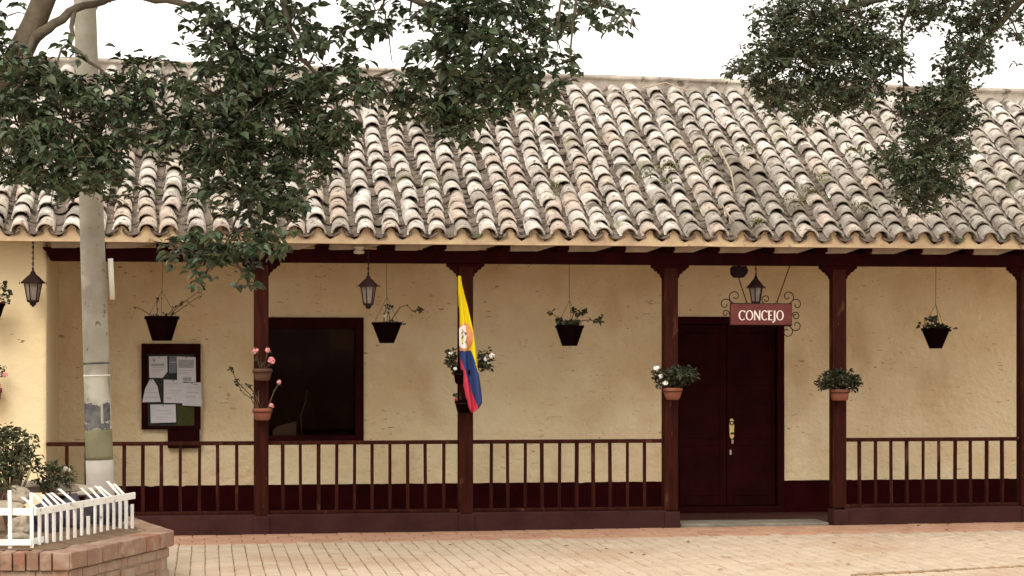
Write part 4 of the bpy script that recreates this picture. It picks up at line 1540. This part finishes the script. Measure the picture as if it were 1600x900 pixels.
def run_bricks(p0, p1, bl, bh, bd, z0, mat, out, shift=0.0, trim=0.0):
    d = p1 - p0
    L_ = d.length
    d.normalize()
    nin = Vector((-d.y, d.x, 0))
    n_ = max(1, round(L_ / bl))
    step = L_ / n_
    for i in range(n_):
        ln = step - .010
        if i == n_ - 1 and shift:
            continue
        b = MB()
        j = [rr.uniform(-.003, .003) for _ in range(3)]
        b.box(-ln / 2, ln / 2, -.002, bd, 0, bh)
        c = p0 + d * (step * (i + .5) + shift * step)
        ob = b.build('brick', mat, pl, bevel=.006)
        ob.matrix_local = Matrix.Translation((c.x - nin.x * out + j[0], c.y - nin.y * out + j[1], z0 + j[2])) @ Matrix((d, nin, Vector((0, 0, 1)))).transposed().to_4x4() @ Euler((0, rr.uniform(-.01, .01), rr.uniform(-.015, .015))).to_matrix().to_4x4()


run_bricks(Lp, A - (A - Lp).normalized() * .12, .086, .118, .19, ZC - .118, M['brick'], 0)
run_bricks(A, B, .245, .110, .19, ZC - .110, M['brick'], 0)
run_bricks(B, Cc, .245, .110, .19, ZC - .110, M['brick'], 0)
cb = MB()
cb.box(-.055, .055, -.05, .10, 0, .116)
o = cb.build('brick', M['grey_brick'], pl, bevel=.010)
o.location = (A.x - .065, A.y + .045, ZC - .117)
for c in range(3):
    z0 = ZC - .110 - .078 * (c + 1)
    for (a, b) in ((Lp, A), (A, B), (B, Cc)):
        run_bricks(a, b, .245, .066, .11, z0, M['grey_brick'], -.035, .5 if c % 2 else 0)

# fence
F0, F1 = Vector((-3.175, 13.97, 0)), Vector((-2.82, 15.68, 0))
FL = Vector((-4.75, 13.93, 0))
ZF = ZC + .01
fence = thing('picket_fence', 'small white picket fence with bent tops standing in the brick planter', 'fence')
rr = random.Random(14)


def fence_run(p0, p1, n_, lean, skip_first=False, low=True):
    d = (p1 - p0)
    L_ = d.length
    d.normalize()
    nin = Vector((-d.y, d.x, 0))
    for i in range(n_):
        if skip_first and i == 0:
            continue
        p = p0 + d * (L_ * i / (n_ - 1))
        zt = .243 + rr.uniform(-.012, .012)
        m = MB()
        q = rr.uniform(-.006, .006)
        full = True
        top = lean + rr.uniform(-.02, .02)
        ln = .095 + rr.uniform(-.012, .012)
        path = [p + Vector((0, 0, ZF - .015)), p + d * q + Vector((0, 0, ZF + zt))]
        if lean == 0:
            path.append(p + d * q + Vector((0, 0, ZF + zt + .13)) + nin * .01)
        elif i not in (7, 8, 15) or lean == 0:
            path.append(p + d * q + nin * top * 1.05 + Vector((0, 0, ZF + zt + ln)))
        if i == 8:
            path[1] = p + Vector((0, 0, ZF + .14))
        if i == n_ - 1 and lean:
            path = [path[0], p + Vector((0, 0, ZF + .17))]
        m.strip(path, d * rr.uniform(.022, .028), nin * rr.uniform(.014, .020))
        o = m.build('picket', M['white_paint'], fence, bevel=.002)
    r_ = MB()
    r_.strip([p0 - nin * .020 + Vector((0, 0, ZF + .235)), p1 - nin * .020 + Vector((0, 0, ZF + .235))], (0, 0, .048), nin * .014)
    r_.build('rail', M['white_paint'], fence, bevel=.002)
    if low:
        r_ = MB()
        r_.strip([p0 + nin * .016 + Vector((0, 0, ZF + .035)), (p1 if lean == 0 else p0.lerp(p1, .12)) + nin * .016 + Vector((0, 0, ZF + .035))], (0, 0, .04), nin * .014)
        r_.build('rail', M['white_paint'], fence, bevel=.002)


fence_run(F0, FL, 12, 0)
fence_run(F0, F1, 16, .10, True)


def rock(name, c, s, label, seed, grp='stones inside the planter', mk='stone'):
    r = random.Random(seed)
    import bmesh
    bm = bmesh.new()
    bmesh.ops.create_icosphere(bm, subdivisions=3, radius=1)
    off = Vector((r.uniform(0, 50), 0, 0))
    for v_ in bm.verts:
        k = 1 + .35 * noise.noise(v_.co * 1.3 + off) + .12 * noise.noise(v_.co * 3.5 + off)
        v_.co = Vector((v_.co.x * s[0], v_.co.y * s[1], max(-.6, v_.co.z) * s[2])) * k
    me = bpy.data.meshes.new(name)
    bm.to_mesh(me)
    bm.free()
    me.materials.append(M[mk])
    o = bpy.data.objects.new(name, me)
    COL.objects.link(o)
    o.location = c
    return tag(o, label, 'stone', grp)


def rk(px, py, Y, s, label, seed, mk='stone'):
    p = pw(px, py, Y)
    rock('garden_stone', p, s, label, seed, mk=mk)


rk(31, 822, 14.35, (.075, .07, .065), 'rounded pale stone right behind the front fence rail', 1)
rk(30, 842, 14.25, (.10, .06, .04), 'flat stone lying on the soil under the rounded one', 2)
rk(28, 776, 14.7, (.085, .08, .075), 'pale upright stone whose top shows over the fence rail', 3)
rk(10, 794, 14.6, (.12, .08, .05), 'long low stone behind the fence rail at the planter edge', 4)
rk(74, 812, 14.9, (.11, .16, .16), 'added dark stone for the shade right behind the first slanted pickets', 5, 'dusky')
rk(125, 768, 15.9, (.15, .09, .05), 'flat grey slab in front of the concrete pole', 6)
rk(62, 762, 15.5, (.30, .16, .05), 'broad cream slab under the bush', 7)
rk(112, 808, 15.3, (.12, .18, .15), 'added dark stone for the shade in the middle of the fenced bed', 8, 'dusky')
rk(150, 803, 15.7, (.12, .16, .13), 'added dark stone for the shade at the foot of the concrete pole', 9, 'dusky')
rk(182, 802, 15.75, (.09, .10, .11), 'small added dark stone for the shade by the farthest pickets', 10, 'dusky')


def bush(name, label, px, py, Y, rx, ry, n, l, mk, base_z, seed, cat='bush', flowers=()):
    r = random.Random(seed)
    c = pw(px, py, Y)
    k = Y / F
    root = thing(name, label, cat, (c.x, c.y, base_z))
    st, lf = MB(), MB()
    o = Vector((c.x, c.y, base_z))
    h = c - o
    for i in range(max(5, n // 14)):
        a = r.uniform(0, 2 * PI)
        q = math.sqrt(r.random())
        t = h + Vector((q * rx * k * math.cos(a), r.uniform(-1, 1) * rx * k * .7, q * ry * k * math.sin(a)))
        st.tube([(r.uniform(-.02, .02), r.uniform(-.02, .02), 0), t * .5 + Vector((0, 0, .03)), t], [.008, .005, .003], 4)
        clump(lf, t, (l * 1.3, l * 1.3, l), 14, l, l * .55, r, 0)
    st.build('stem', M['stem'], root)
    lf.build('foliage', M[mk], root)
    for (x, y, rad, fk_) in flowers:
        b = MB()
        blossom(b, pw(x, y, Y - .1) - o, rad, r, 24)
        b.build('flower', M[fk_], root)
    return root


bush('garden_bush', 'leafy olive bush growing in the planter before the pale wall', 14, 708, 15.0, 46, 38, 1100, .045, 'bush_leaf', .38, 31)
bush('garden_plant', 'low spreading plant at the foot of the pole with a pale blossom', 78, 742, 15.3, 26, 17, 230, .045, 'bush_leaf', .38, 32, 'plant')
bush('garden_plant', 'thin upright plant with a pale blossom beside the pole', 107, 742, 15.4, 9, 14, 60, .04, 'bush_leaf', .38, 33, 'plant', flowers=[(102, 733, .020, 'cream_flower'), (109, 735, .013, 'cream_flower')])
bush('garden_plant', 'small plant creeping over the front of the bed', -8, 765, 14.6, 22, 14, 120, .045, 'bush_leaf', .38, 34, 'plant')
bpy.data.objects['garden_plant']['label'] = 'low spreading dark plant between the bush and the pole'


# ------------------------------------------------------------------ trees
def tree(name, label, trunk, limbs, blobs, leaf_l, leaf_w, mk, mk1, seed, px2, leafpx):
    r = random.Random(seed)
    base = Vector(trunk[0][:3])
    root = thing(name, label, 'tree', base)
    t = MB()
    t.tube([Vector(p[:3]) - base for p in trunk], [p[3] for p in trunk], 14)
    t.build('trunk', M['bark'], root, True)
    nodes = []
    for lb in limbs:
        m = MB()
        P = [Vector(p[:3]) for p in lb]
        # smooth the limb with a few extra points
        Q, RR = [], []
        for i in range(len(P) - 1):
            for s in range(4):
                f = s / 4
                Q.append(P[i].lerp(P[i + 1], f) + Vector((r.uniform(-1, 1), r.uniform(-1, 1), r.uniform(-1, 1))) * .012)
                RR.append(lb[i][3] + (lb[i + 1][3] - lb[i][3]) * f)
        Q.append(P[-1])
        RR.append(lb[-1][3])
        m.tube([q - base for q in Q], RR, 9)
        m.build('limb', M['bark'], root, True)
        nodes += Q
    tw, lf = MB(), MB()
    front = []
    for (px, py, rx, ry, dens, Y, dY) in blobs:
        c = pw(px, py, Y)
        k = Y / F
        near = min(nodes, key=lambda q: (q - c).length)
        if (near - c).length < 2.2:
            mid = near.lerp(c, .5) + Vector((0, 0, .06))
            tw.tube([near - base, mid - base, c - base], [.012, .009, .006], 5)
        ncl = max(1, int(dens * PI * rx * ry / (leafpx * 11)))
        for _ in range(ncl):
            a = r.uniform(0, 2 * PI)
            q = math.sqrt(r.random()) * r.uniform(.85, 1.08)
            cc = c + Vector((q * rx * k * math.cos(a), r.gauss(0, dY), q * ry * k * math.sin(a)))
            dirv = Vector((r.gauss(0, 1), r.gauss(0, .7), r.gauss(-.35, .6))).normalized()
            e0, e1 = cc - dirv * .07, cc + dirv * .07
            tw.tube([e0 - base, e1 - base], [.003, .0018], 3)
            if r.random() < .55:
                tw.tube([c.lerp(e0, .2) - base, c.lerp(e0, .6) - base + Vector((0, 0, .02)), e0 - base], [.006, .0045, .003], 4)
            nl = r.randint(8, 14)
            for i in range(nl):
                p = e0.lerp(e1, i / nl) + Vector((r.uniform(-.015, .015), r.uniform(-.015, .015), r.uniform(-.015, .015)))
                s = r.choice((.5, .7, .85, 1.0, 1.1, 1.3)) * r.uniform(.9, 1.1)
                az = r.uniform(0, 2 * PI)
                dd_ = (dirv * .5 + Vector((math.cos(az), math.sin(az), r.uniform(-.7, .35)))).normalized()
                upv = (Vector((0, 0, 1)) + Vector((r.gauss(0, .45), r.gauss(0, .45), 0))).normalized()
                x_ = dd_.cross(upv)
                if x_.length < .05:
                    continue
                x_.normalize()
                z_ = x_.cross(dd_)
                Mx = Matrix.Translation(p - base) @ Matrix((x_, dd_, z_)).transposed().to_4x4() @ Matrix.Diagonal((s, s, s, 1))
                front.append((p.y + r.uniform(0, .1), Mx, inframe(p)[0]))
    vs, fs = leaf_shape(leaf_l, leaf_w)
    sm = MB()
    sm.add(vs, fs)
    lme = sm.mesh('leaf', M[mk1])
    front.sort(key=lambda t_: (not t_[2], t_[0]))
    for k, (_, Mx, _) in enumerate(front):
        if k < 300:
            inst('leaf', lme, root, Mx)
        else:
            lf.add(vs, fs, Mx)
    tw.build('twigs', M['bark'], root)
    o = lf.build('crown', M[mk], root)
    o['kind'] = 'stuff'
    return root


def P4(px, py, Y, r_):
    p = pw(px, py, Y)
    return (p.x, p.y, p.z, r_)


YL = 14.9
tree('broadleaf_tree', 'spreading broad leaved tree hanging over the roof from the pole side',
     [(-4.45, 14.9, .3, .17), (-4.35, 14.9, 1.4, .15), (-4.1, 14.9, 2.7, .13), P4(-45, 200, YL, .115), P4(20, 105, YL, .095), P4(52, 40, YL, .085), P4(78, -25, YL, .08), P4(130, -140, YL, .075), P4(210, -260, YL, .06)],
     [[P4(38, 75, YL, .05), P4(75, 42, YL - .1, .036), P4(118, 14, YL + .1, .029), P4(150, 4, YL + .3, .025), P4(190, -8, YL + .3, .024), P4(262, 1, YL + .2, .026), P4(318, 14, YL, .024), P4(350, 40, YL, .028), P4(366, 80, YL, .024), P4(374, 150, YL, .02), P4(385, 240, YL - .1, .015), P4(375, 330, YL - .1, .009), P4(345, 395, YL - .1, .005)],
      [P4(95, -60, YL, .07), P4(260, -70, YL, .055), P4(430, -60, YL - .2, .05), P4(520, -40, YL - .2, .04), P4(600, -20, YL - .2, .032), P4(690, 15, YL - .2, .025), P4(730, 70, YL - .2, .018), P4(735, 150, YL - .2, .010), P4(722, 215, YL - .2, .005)],
      [P4(110, -100, YL, .06), P4(330, -150, YL + .3, .05), P4(600, -130, YL + .2, .04), P4(800, -60, YL, .03), P4(880, -10, YL, .018), P4(960, 15, YL, .008), P4(998, 48, YL, .003)],
      [P4(430, -60, YL - .2, .035), P4(445, 20, YL - .2, .024), P4(470, 90, YL - .2, .016), P4(520, 140, YL - .2, .008), P4(585, 120, YL - .2, .005)],
      [P4(60, 25, YL, .03), P4(30, 140, YL - .2, .022), P4(60, 210, YL - .3, .014), P4(140, 270, YL - .3, .007)],
      [P4(70, -5, YL, .03), P4(20, -30, YL, .025), P4(-30, 30, YL, .02), P4(-20, 120, YL - .1, .012)],
      [P4(118, 14, YL + .1, .02), P4(110, 70, YL - .2, .013), P4(170, 120, YL - .2, .009), P4(235, 150, YL - .2, .006)],
      [P4(374, 120, YL, .015), P4(330, 190, YL - .1, .010), P4(285, 150, YL - .1, .006)],
      [P4(612, 100, YL, .003), P4(600, 20, YL - .1, .006), P4(600, -20, YL - .2, .012)]],
     [  # px, py, rx, ry, density, Y, dY
        (45, 130, 55, 42, 2.4, 14.6, .18), (30, 200, 50, 62, 2.6, 14.5, .2), (105, 190, 60, 75, 2.5, 14.5, .2), (165, 190, 45, 80, 2.0, 14.5, .2), (90, 275, 75, 32, 2.6, 14.5, .18), (170, 275, 40, 38, 2.2, 14.5, .18), (20, 268, 30, 22, 1.8, 14.5, .15),
        (215, 175, 35, 55, 1.9, 14.6, .2), (250, 205, 32, 45, 1.7, 14.6, .2), (240, 130, 42, 30, 1.2, 14.7, .2), (205, 102, 48, 15, 1.1, 14.7, .2), (285, 190, 25, 50, 1.6, 14.6, .2), (270, 100, 30, 22, .8, 14.7, .2),
        (335, 65, 52, 62, 1.5, 14.8, .25), (395, 60, 58, 70, 1.7, 14.7, .25), (345, 150, 60, 55, 2.4, 14.6, .25), (420, 150, 60, 60, 2.6, 14.6, .25), (480, 165, 50, 55, 2.0, 14.6, .25), (500, 95, 42, 48, 1.0, 14.7, .25), (455, 40, 50, 48, 1.6, 14.8, .25), (535, 50, 45, 45, .75, 14.8, .25), (530, 190, 30, 50, 1.2, 14.6, .2),
        (330, 235, 55, 45, 2.0, 14.6, .2), (400, 240, 70, 50, 2.7, 14.6, .2), (470, 245, 50, 40, 2.0, 14.6, .2), (380, 305, 80, 28, 2.2, 14.6, .2), (440, 310, 45, 25, 1.8, 14.6, .15), (500, 215, 40, 35, 1.6, 14.6, .2), (420, 335, 35, 18, 1.4, 14.6, .12),
        (310, 390, 62, 26, 2.2, 14.5, .12), (375, 375, 50, 24, 2.0, 14.5, .12), (425, 378, 35, 24, 1.9, 14.5, .12), (262, 402, 20, 10, 1.0, 14.5, .1), (320, 432, 18, 12, 1.8, 14.5, .08), (382, 432, 17, 17, 1.8, 14.5, .08), (352, 410, 40, 14, 1.3, 14.5, .1),
        (560, 135, 35, 28, 1.9, 14.6, .2), (610, 150, 40, 25, 1.8, 14.6, .2), (590, 22, 55, 36, 1.3, 14.8, .25), (640, 25, 45, 25, 1.1, 14.8, .25), (570, 65, 18, 30, .5, 14.8, .2), (645, 125, 30, 25, 1.7, 14.6, .2),
        (690, 80, 50, 75, 1.8, 14.6, .25), (755, 60, 60, 65, 2.0, 14.6, .25), (820, 60, 50, 62, 1.5, 14.6, .25), (870, 55, 35, 50, 1.0, 14.7, .25), (700, 145, 50, 40, 2.4, 14.6, .2), (780, 130, 60, 38, 2.4, 14.6, .2), (845, 140, 40, 35, 2.2, 14.6, .2), (720, 195, 38, 35, 2.4, 14.6, .15), (690, 180, 35, 25, 1.6, 14.6, .15), (765, 165, 30, 20, 1.2, 14.6, .15), (640, 170, 35, 25, 1.0, 14.6, .15),
        (720, 10, 60, 30, 1.6, 14.7, .25), (800, 5, 60, 25, 1.8, 14.7, .25), (900, 20, 40, 30, 1.0, 14.7, .25), (940, 14, 45, 22, .9, 14.7, .2), (960, 38, 38, 22, .6, 14.7, .2), (985, 45, 14, 14, .6, 14.7, .1), (890, 95, 15, 20, .6, 14.7, .1),
        (5, 25, 30, 45, 1.1, 14.9, .2), (-10, 60, 30, 60, 1.2, 14.8, .2), (110, 60, 20, 35, .5, 14.7, .15), (30, 95, 30, 25, 1.4, 14.7, .2), (85, 110, 40, 14, 1.5, 14.6, .15),
        (200, -90, 180, 60, .6, 15.0, .7), (450, -100, 200, 70, .9, 14.9, .7), (720, -80, 200, 60, .9, 14.8, .6), (900, -50, 80, 40, .6, 14.8, .4), (250, -260, 300, 110, .6, 15.2, 1.0), (550, -240, 250, 90, .5, 15.0, .9),
     ], .074, .044, 'leaf_a', 'leaf_a1', 41, 0, 40)

YR = 16.6
tree('small_leaved_tree', 'small leaved tree reaching in above the far end of the roof',
     [(5.6, 16.4, -.05, .16), (5.5, 16.4, 1.5, .14), (5.35, 16.5, 3.0, .12), (5.1, 16.6, 4.4, .10), (4.6, 16.6, 5.6, .08), (4.2, 16.6, 6.6, .05)],
     [[P4(1830, 0, YR, .08), P4(1700, -90, YR, .06), P4(1560, -60, YR, .045), P4(1430, -20, YR, .035), P4(1330, 10, YR, .025), P4(1250, 50, YR, .018), P4(1190, 100, YR, .01), P4(1150, 105, YR, .004)],
      [P4(1700, -90, YR, .045), P4(1600, -5, YR, .03), P4(1540, 60, YR, .022), P4(1490, 130, YR, .016), P4(1455, 200, YR, .011), P4(1440, 300, YR, .005)],
      [P4(1430, -20, YR, .018), P4(1410, 40, YR, .012), P4(1412, 120, YR, .008), P4(1411, 205, YR, .004)],
      [P4(1330, 10, YR, .016), P4(1300, 90, YR, .010), P4(1275, 170, YR, .005)],
      [P4(1411, 170, YR, .004), P4(1390, 200, YR, .004), P4(1378, 228, YR, .003)]],
     [(1215, 35, 45, 45, 2.0, 16.5, .25), (1280, 30, 60, 45, 2.4, 16.5, .25), (1350, 30, 55, 40, 1.5, 16.5, .25), (1200, 95, 45, 32, 2.2, 16.5, .2), (1160, 105, 26, 18, 1.6, 16.5, .15), (1260, 90, 60, 45, 2.5, 16.5, .25), (1330, 85, 55, 45, 2.3, 16.5, .25), (1385, 75, 35, 30, 1.9, 16.5, .2), (1420, 25, 45, 30, 1.0, 16.6, .25), (1195, 135, 22, 28, 1.7, 16.5, .15), (1235, 150, 42, 30, 2.0, 16.5, .2), (1300, 140, 60, 30, 2.2, 16.5, .2), (1365, 125, 30, 28, 1.8, 16.5, .2), (1320, 165, 40, 22, 1.8, 16.5, .15), (1255, 185, 22, 16, 1.5, 16.5, .12), (1400, 105, 22, 16, 1.3, 16.5, .12), (1200, 160, 10, 12, 1.0, 16.5, .1), (1440, 8, 40, 18, 1.5, 16.6, .2),
      (1480, 15, 40, 28, 1.1, 16.6, .25), (1530, 40, 35, 42, 2.1, 16.5, .2), (1510, 85, 35, 35, 2.1, 16.5, .2), (1470, 110, 25, 22, 1.3, 16.5, .15), (1575, 15, 35, 28, 1.6, 16.6, .25), (1590, 55, 18, 25, 1.2, 16.6, .2), (1550, 100, 20, 18, .7, 16.6, .15),
      (1480, 140, 45, 28, 2.2, 16.5, .2), (1450, 180, 45, 40, 2.3, 16.5, .2), (1495, 175, 32, 40, 2.2, 16.5, .2), (1440, 240, 50, 45, 2.4, 16.5, .2), (1490, 235, 28, 35, 2.0, 16.5, .15), (1435, 285, 45, 32, 2.4, 16.5, .15), (1480, 290, 30, 25, 1.8, 16.5, .15), (1440, 315, 28, 18, 2.2, 16.5, .1), (1385, 250, 25, 22, 1.4, 16.5, .12), (1515, 190, 20, 15, 1.2, 16.5, .1), (1420, 150, 25, 20, 1.1, 16.5, .12), (1410, 275, 25, 15, 1.4, 16.5, .1),
      (1450, -70, 200, 50, 1.0, 16.6, .6), (1650, -40, 120, 90, .9, 16.6, .6), (1500, -180, 220, 90, .6, 16.6, .9), (1700, 80, 90, 60, .7, 16.6, .4)],
     .046, .028, 'leaf_b', 'leaf_b1', 42, 0, 14.5)

# ------------------------------------------------------------------ things on the roof: weeds and fallen twigs
def roof_pt(px, py, lift=0.1):
    lo_, hi_ = EV, 4.0
    for _ in range(40):
        mid = (lo_ + hi_) / 2
        if zb(px, py, mid) > ZE + PITCH * (mid - EV) + lift:
            lo_ = mid
        else:
            hi_ = mid
    u, z = bp(px, py, mid)
    return W(u, mid, z)


rr = random.Random(77)
WE = [(1006, 283, 14, 'weed tuft highest among the tiles near the middle of the roof'), (1044, 275, 20, 'broad weed tuft between shifted tiles above the door'), (1042, 290, 9, 'small weed tuft just under the broad one'), (870, 296, 8, 'small weed tuft between tiles, nearest the flag'),
      (1170, 240, 11, 'weed tuft beside the fallen pale stick'), (1245, 330, 20, 'weed tuft low on the roof near the eave right of the sign'), (1282, 290, 17, 'tall weed tuft left of the dark hanging foliage'), (1335, 250, 20, 'weed tuft right against the dark hanging foliage'),
      (1265, 305, 13, 'yellowish weed tuft between two others low on the roof'), (1346, 335, 14, 'weed tuft under the lowest hanging foliage'), (1105, 255, 8, 'lone weed speck between the stick and broad tuft'), (1185, 355, 10, 'dark weed tuft on the eave edge above the sign')]
for (px, py, s, lab) in WE:
    p = roof_pt(px, py)
    root = thing('roof_weed', lab, 'weed', p, 0, 'weeds growing between the roof tiles')
    m = MB()
    k = s * p.y / F
    for _ in range(26 + s * 3):
        a = rr.uniform(0, 2 * PI)
        q = rr.random() ** .6
        t = Vector((math.cos(a) * q, math.sin(a) * q * .8, rr.uniform(.2, 1.0))) * k * 1.15
        vs, fs = leaf_shape(.045 * rr.uniform(.7, 1.3), .012, .1)
        m.add(vs, fs, Matrix.Translation(t) @ rand_rot(rr, -.5))
    m.build('blades', M['weed'], root)['kind'] = 'stuff'
for (pts, r0, lab) in (([(1123, 230), (1132, 248), (1142, 268), (1148, 300)], .012, 'pale bare stick lying down the tiles above the sign'),
                       ([(1004, 137), (1022, 134), (1040, 129), (1062, 137), (1078, 142)], .009, 'thin bent dry vine lying along the ridge'),
                       ([(945, 146), (975, 142), (985, 139)], .006, 'short dry vine on the tiles below the ridge'),
                       ([(1128, 320), (1140, 338), (1150, 350)], .008, 'short pale twig low on the tiles above the door')):
    root = thing('fallen_twig', lab, 'twig', roof_pt(*pts[0]), 0, None)
    m = MB()
    P = [roof_pt(x, y, .17) - Vector(root.location) for x, y in pts]
    m.tube(P, [r0 * (1 - .4 * i / len(P)) for i in range(len(P))], 6)
    m.build('stick', M['dry'], root, True)

# fallen leaves on the plaza
rr = random.Random(99)
FLV = [(512, 870), (590, 861), (700, 853), (945, 859), (880, 855), (1010, 868), (1072, 847), (1440, 822), (1475, 830), (1510, 833), (1485, 820), (1330, 884), (1300, 850), (1120, 892), (990, 865)]
for (px, py) in FLV:
    u, v = gpt(px, py)
    m = MB()
    vs, fs = leaf_shape(rr.uniform(.035, .06), rr.uniform(.02, .03), .2)
    m.add(vs, fs)
    o = m.build('fallen_leaf', M['dry_leaf'])
    o.location = W(u, v, gz(u) + .008)
    o.rotation_euler = (rr.uniform(-.2, .2), rr.uniform(-.3, .3), rr.uniform(0, 6))
    tag(o, 'small dry brown leaf lying on the sandy plaza bricks', 'fallen leaf', 'dry leaves on the plaza')
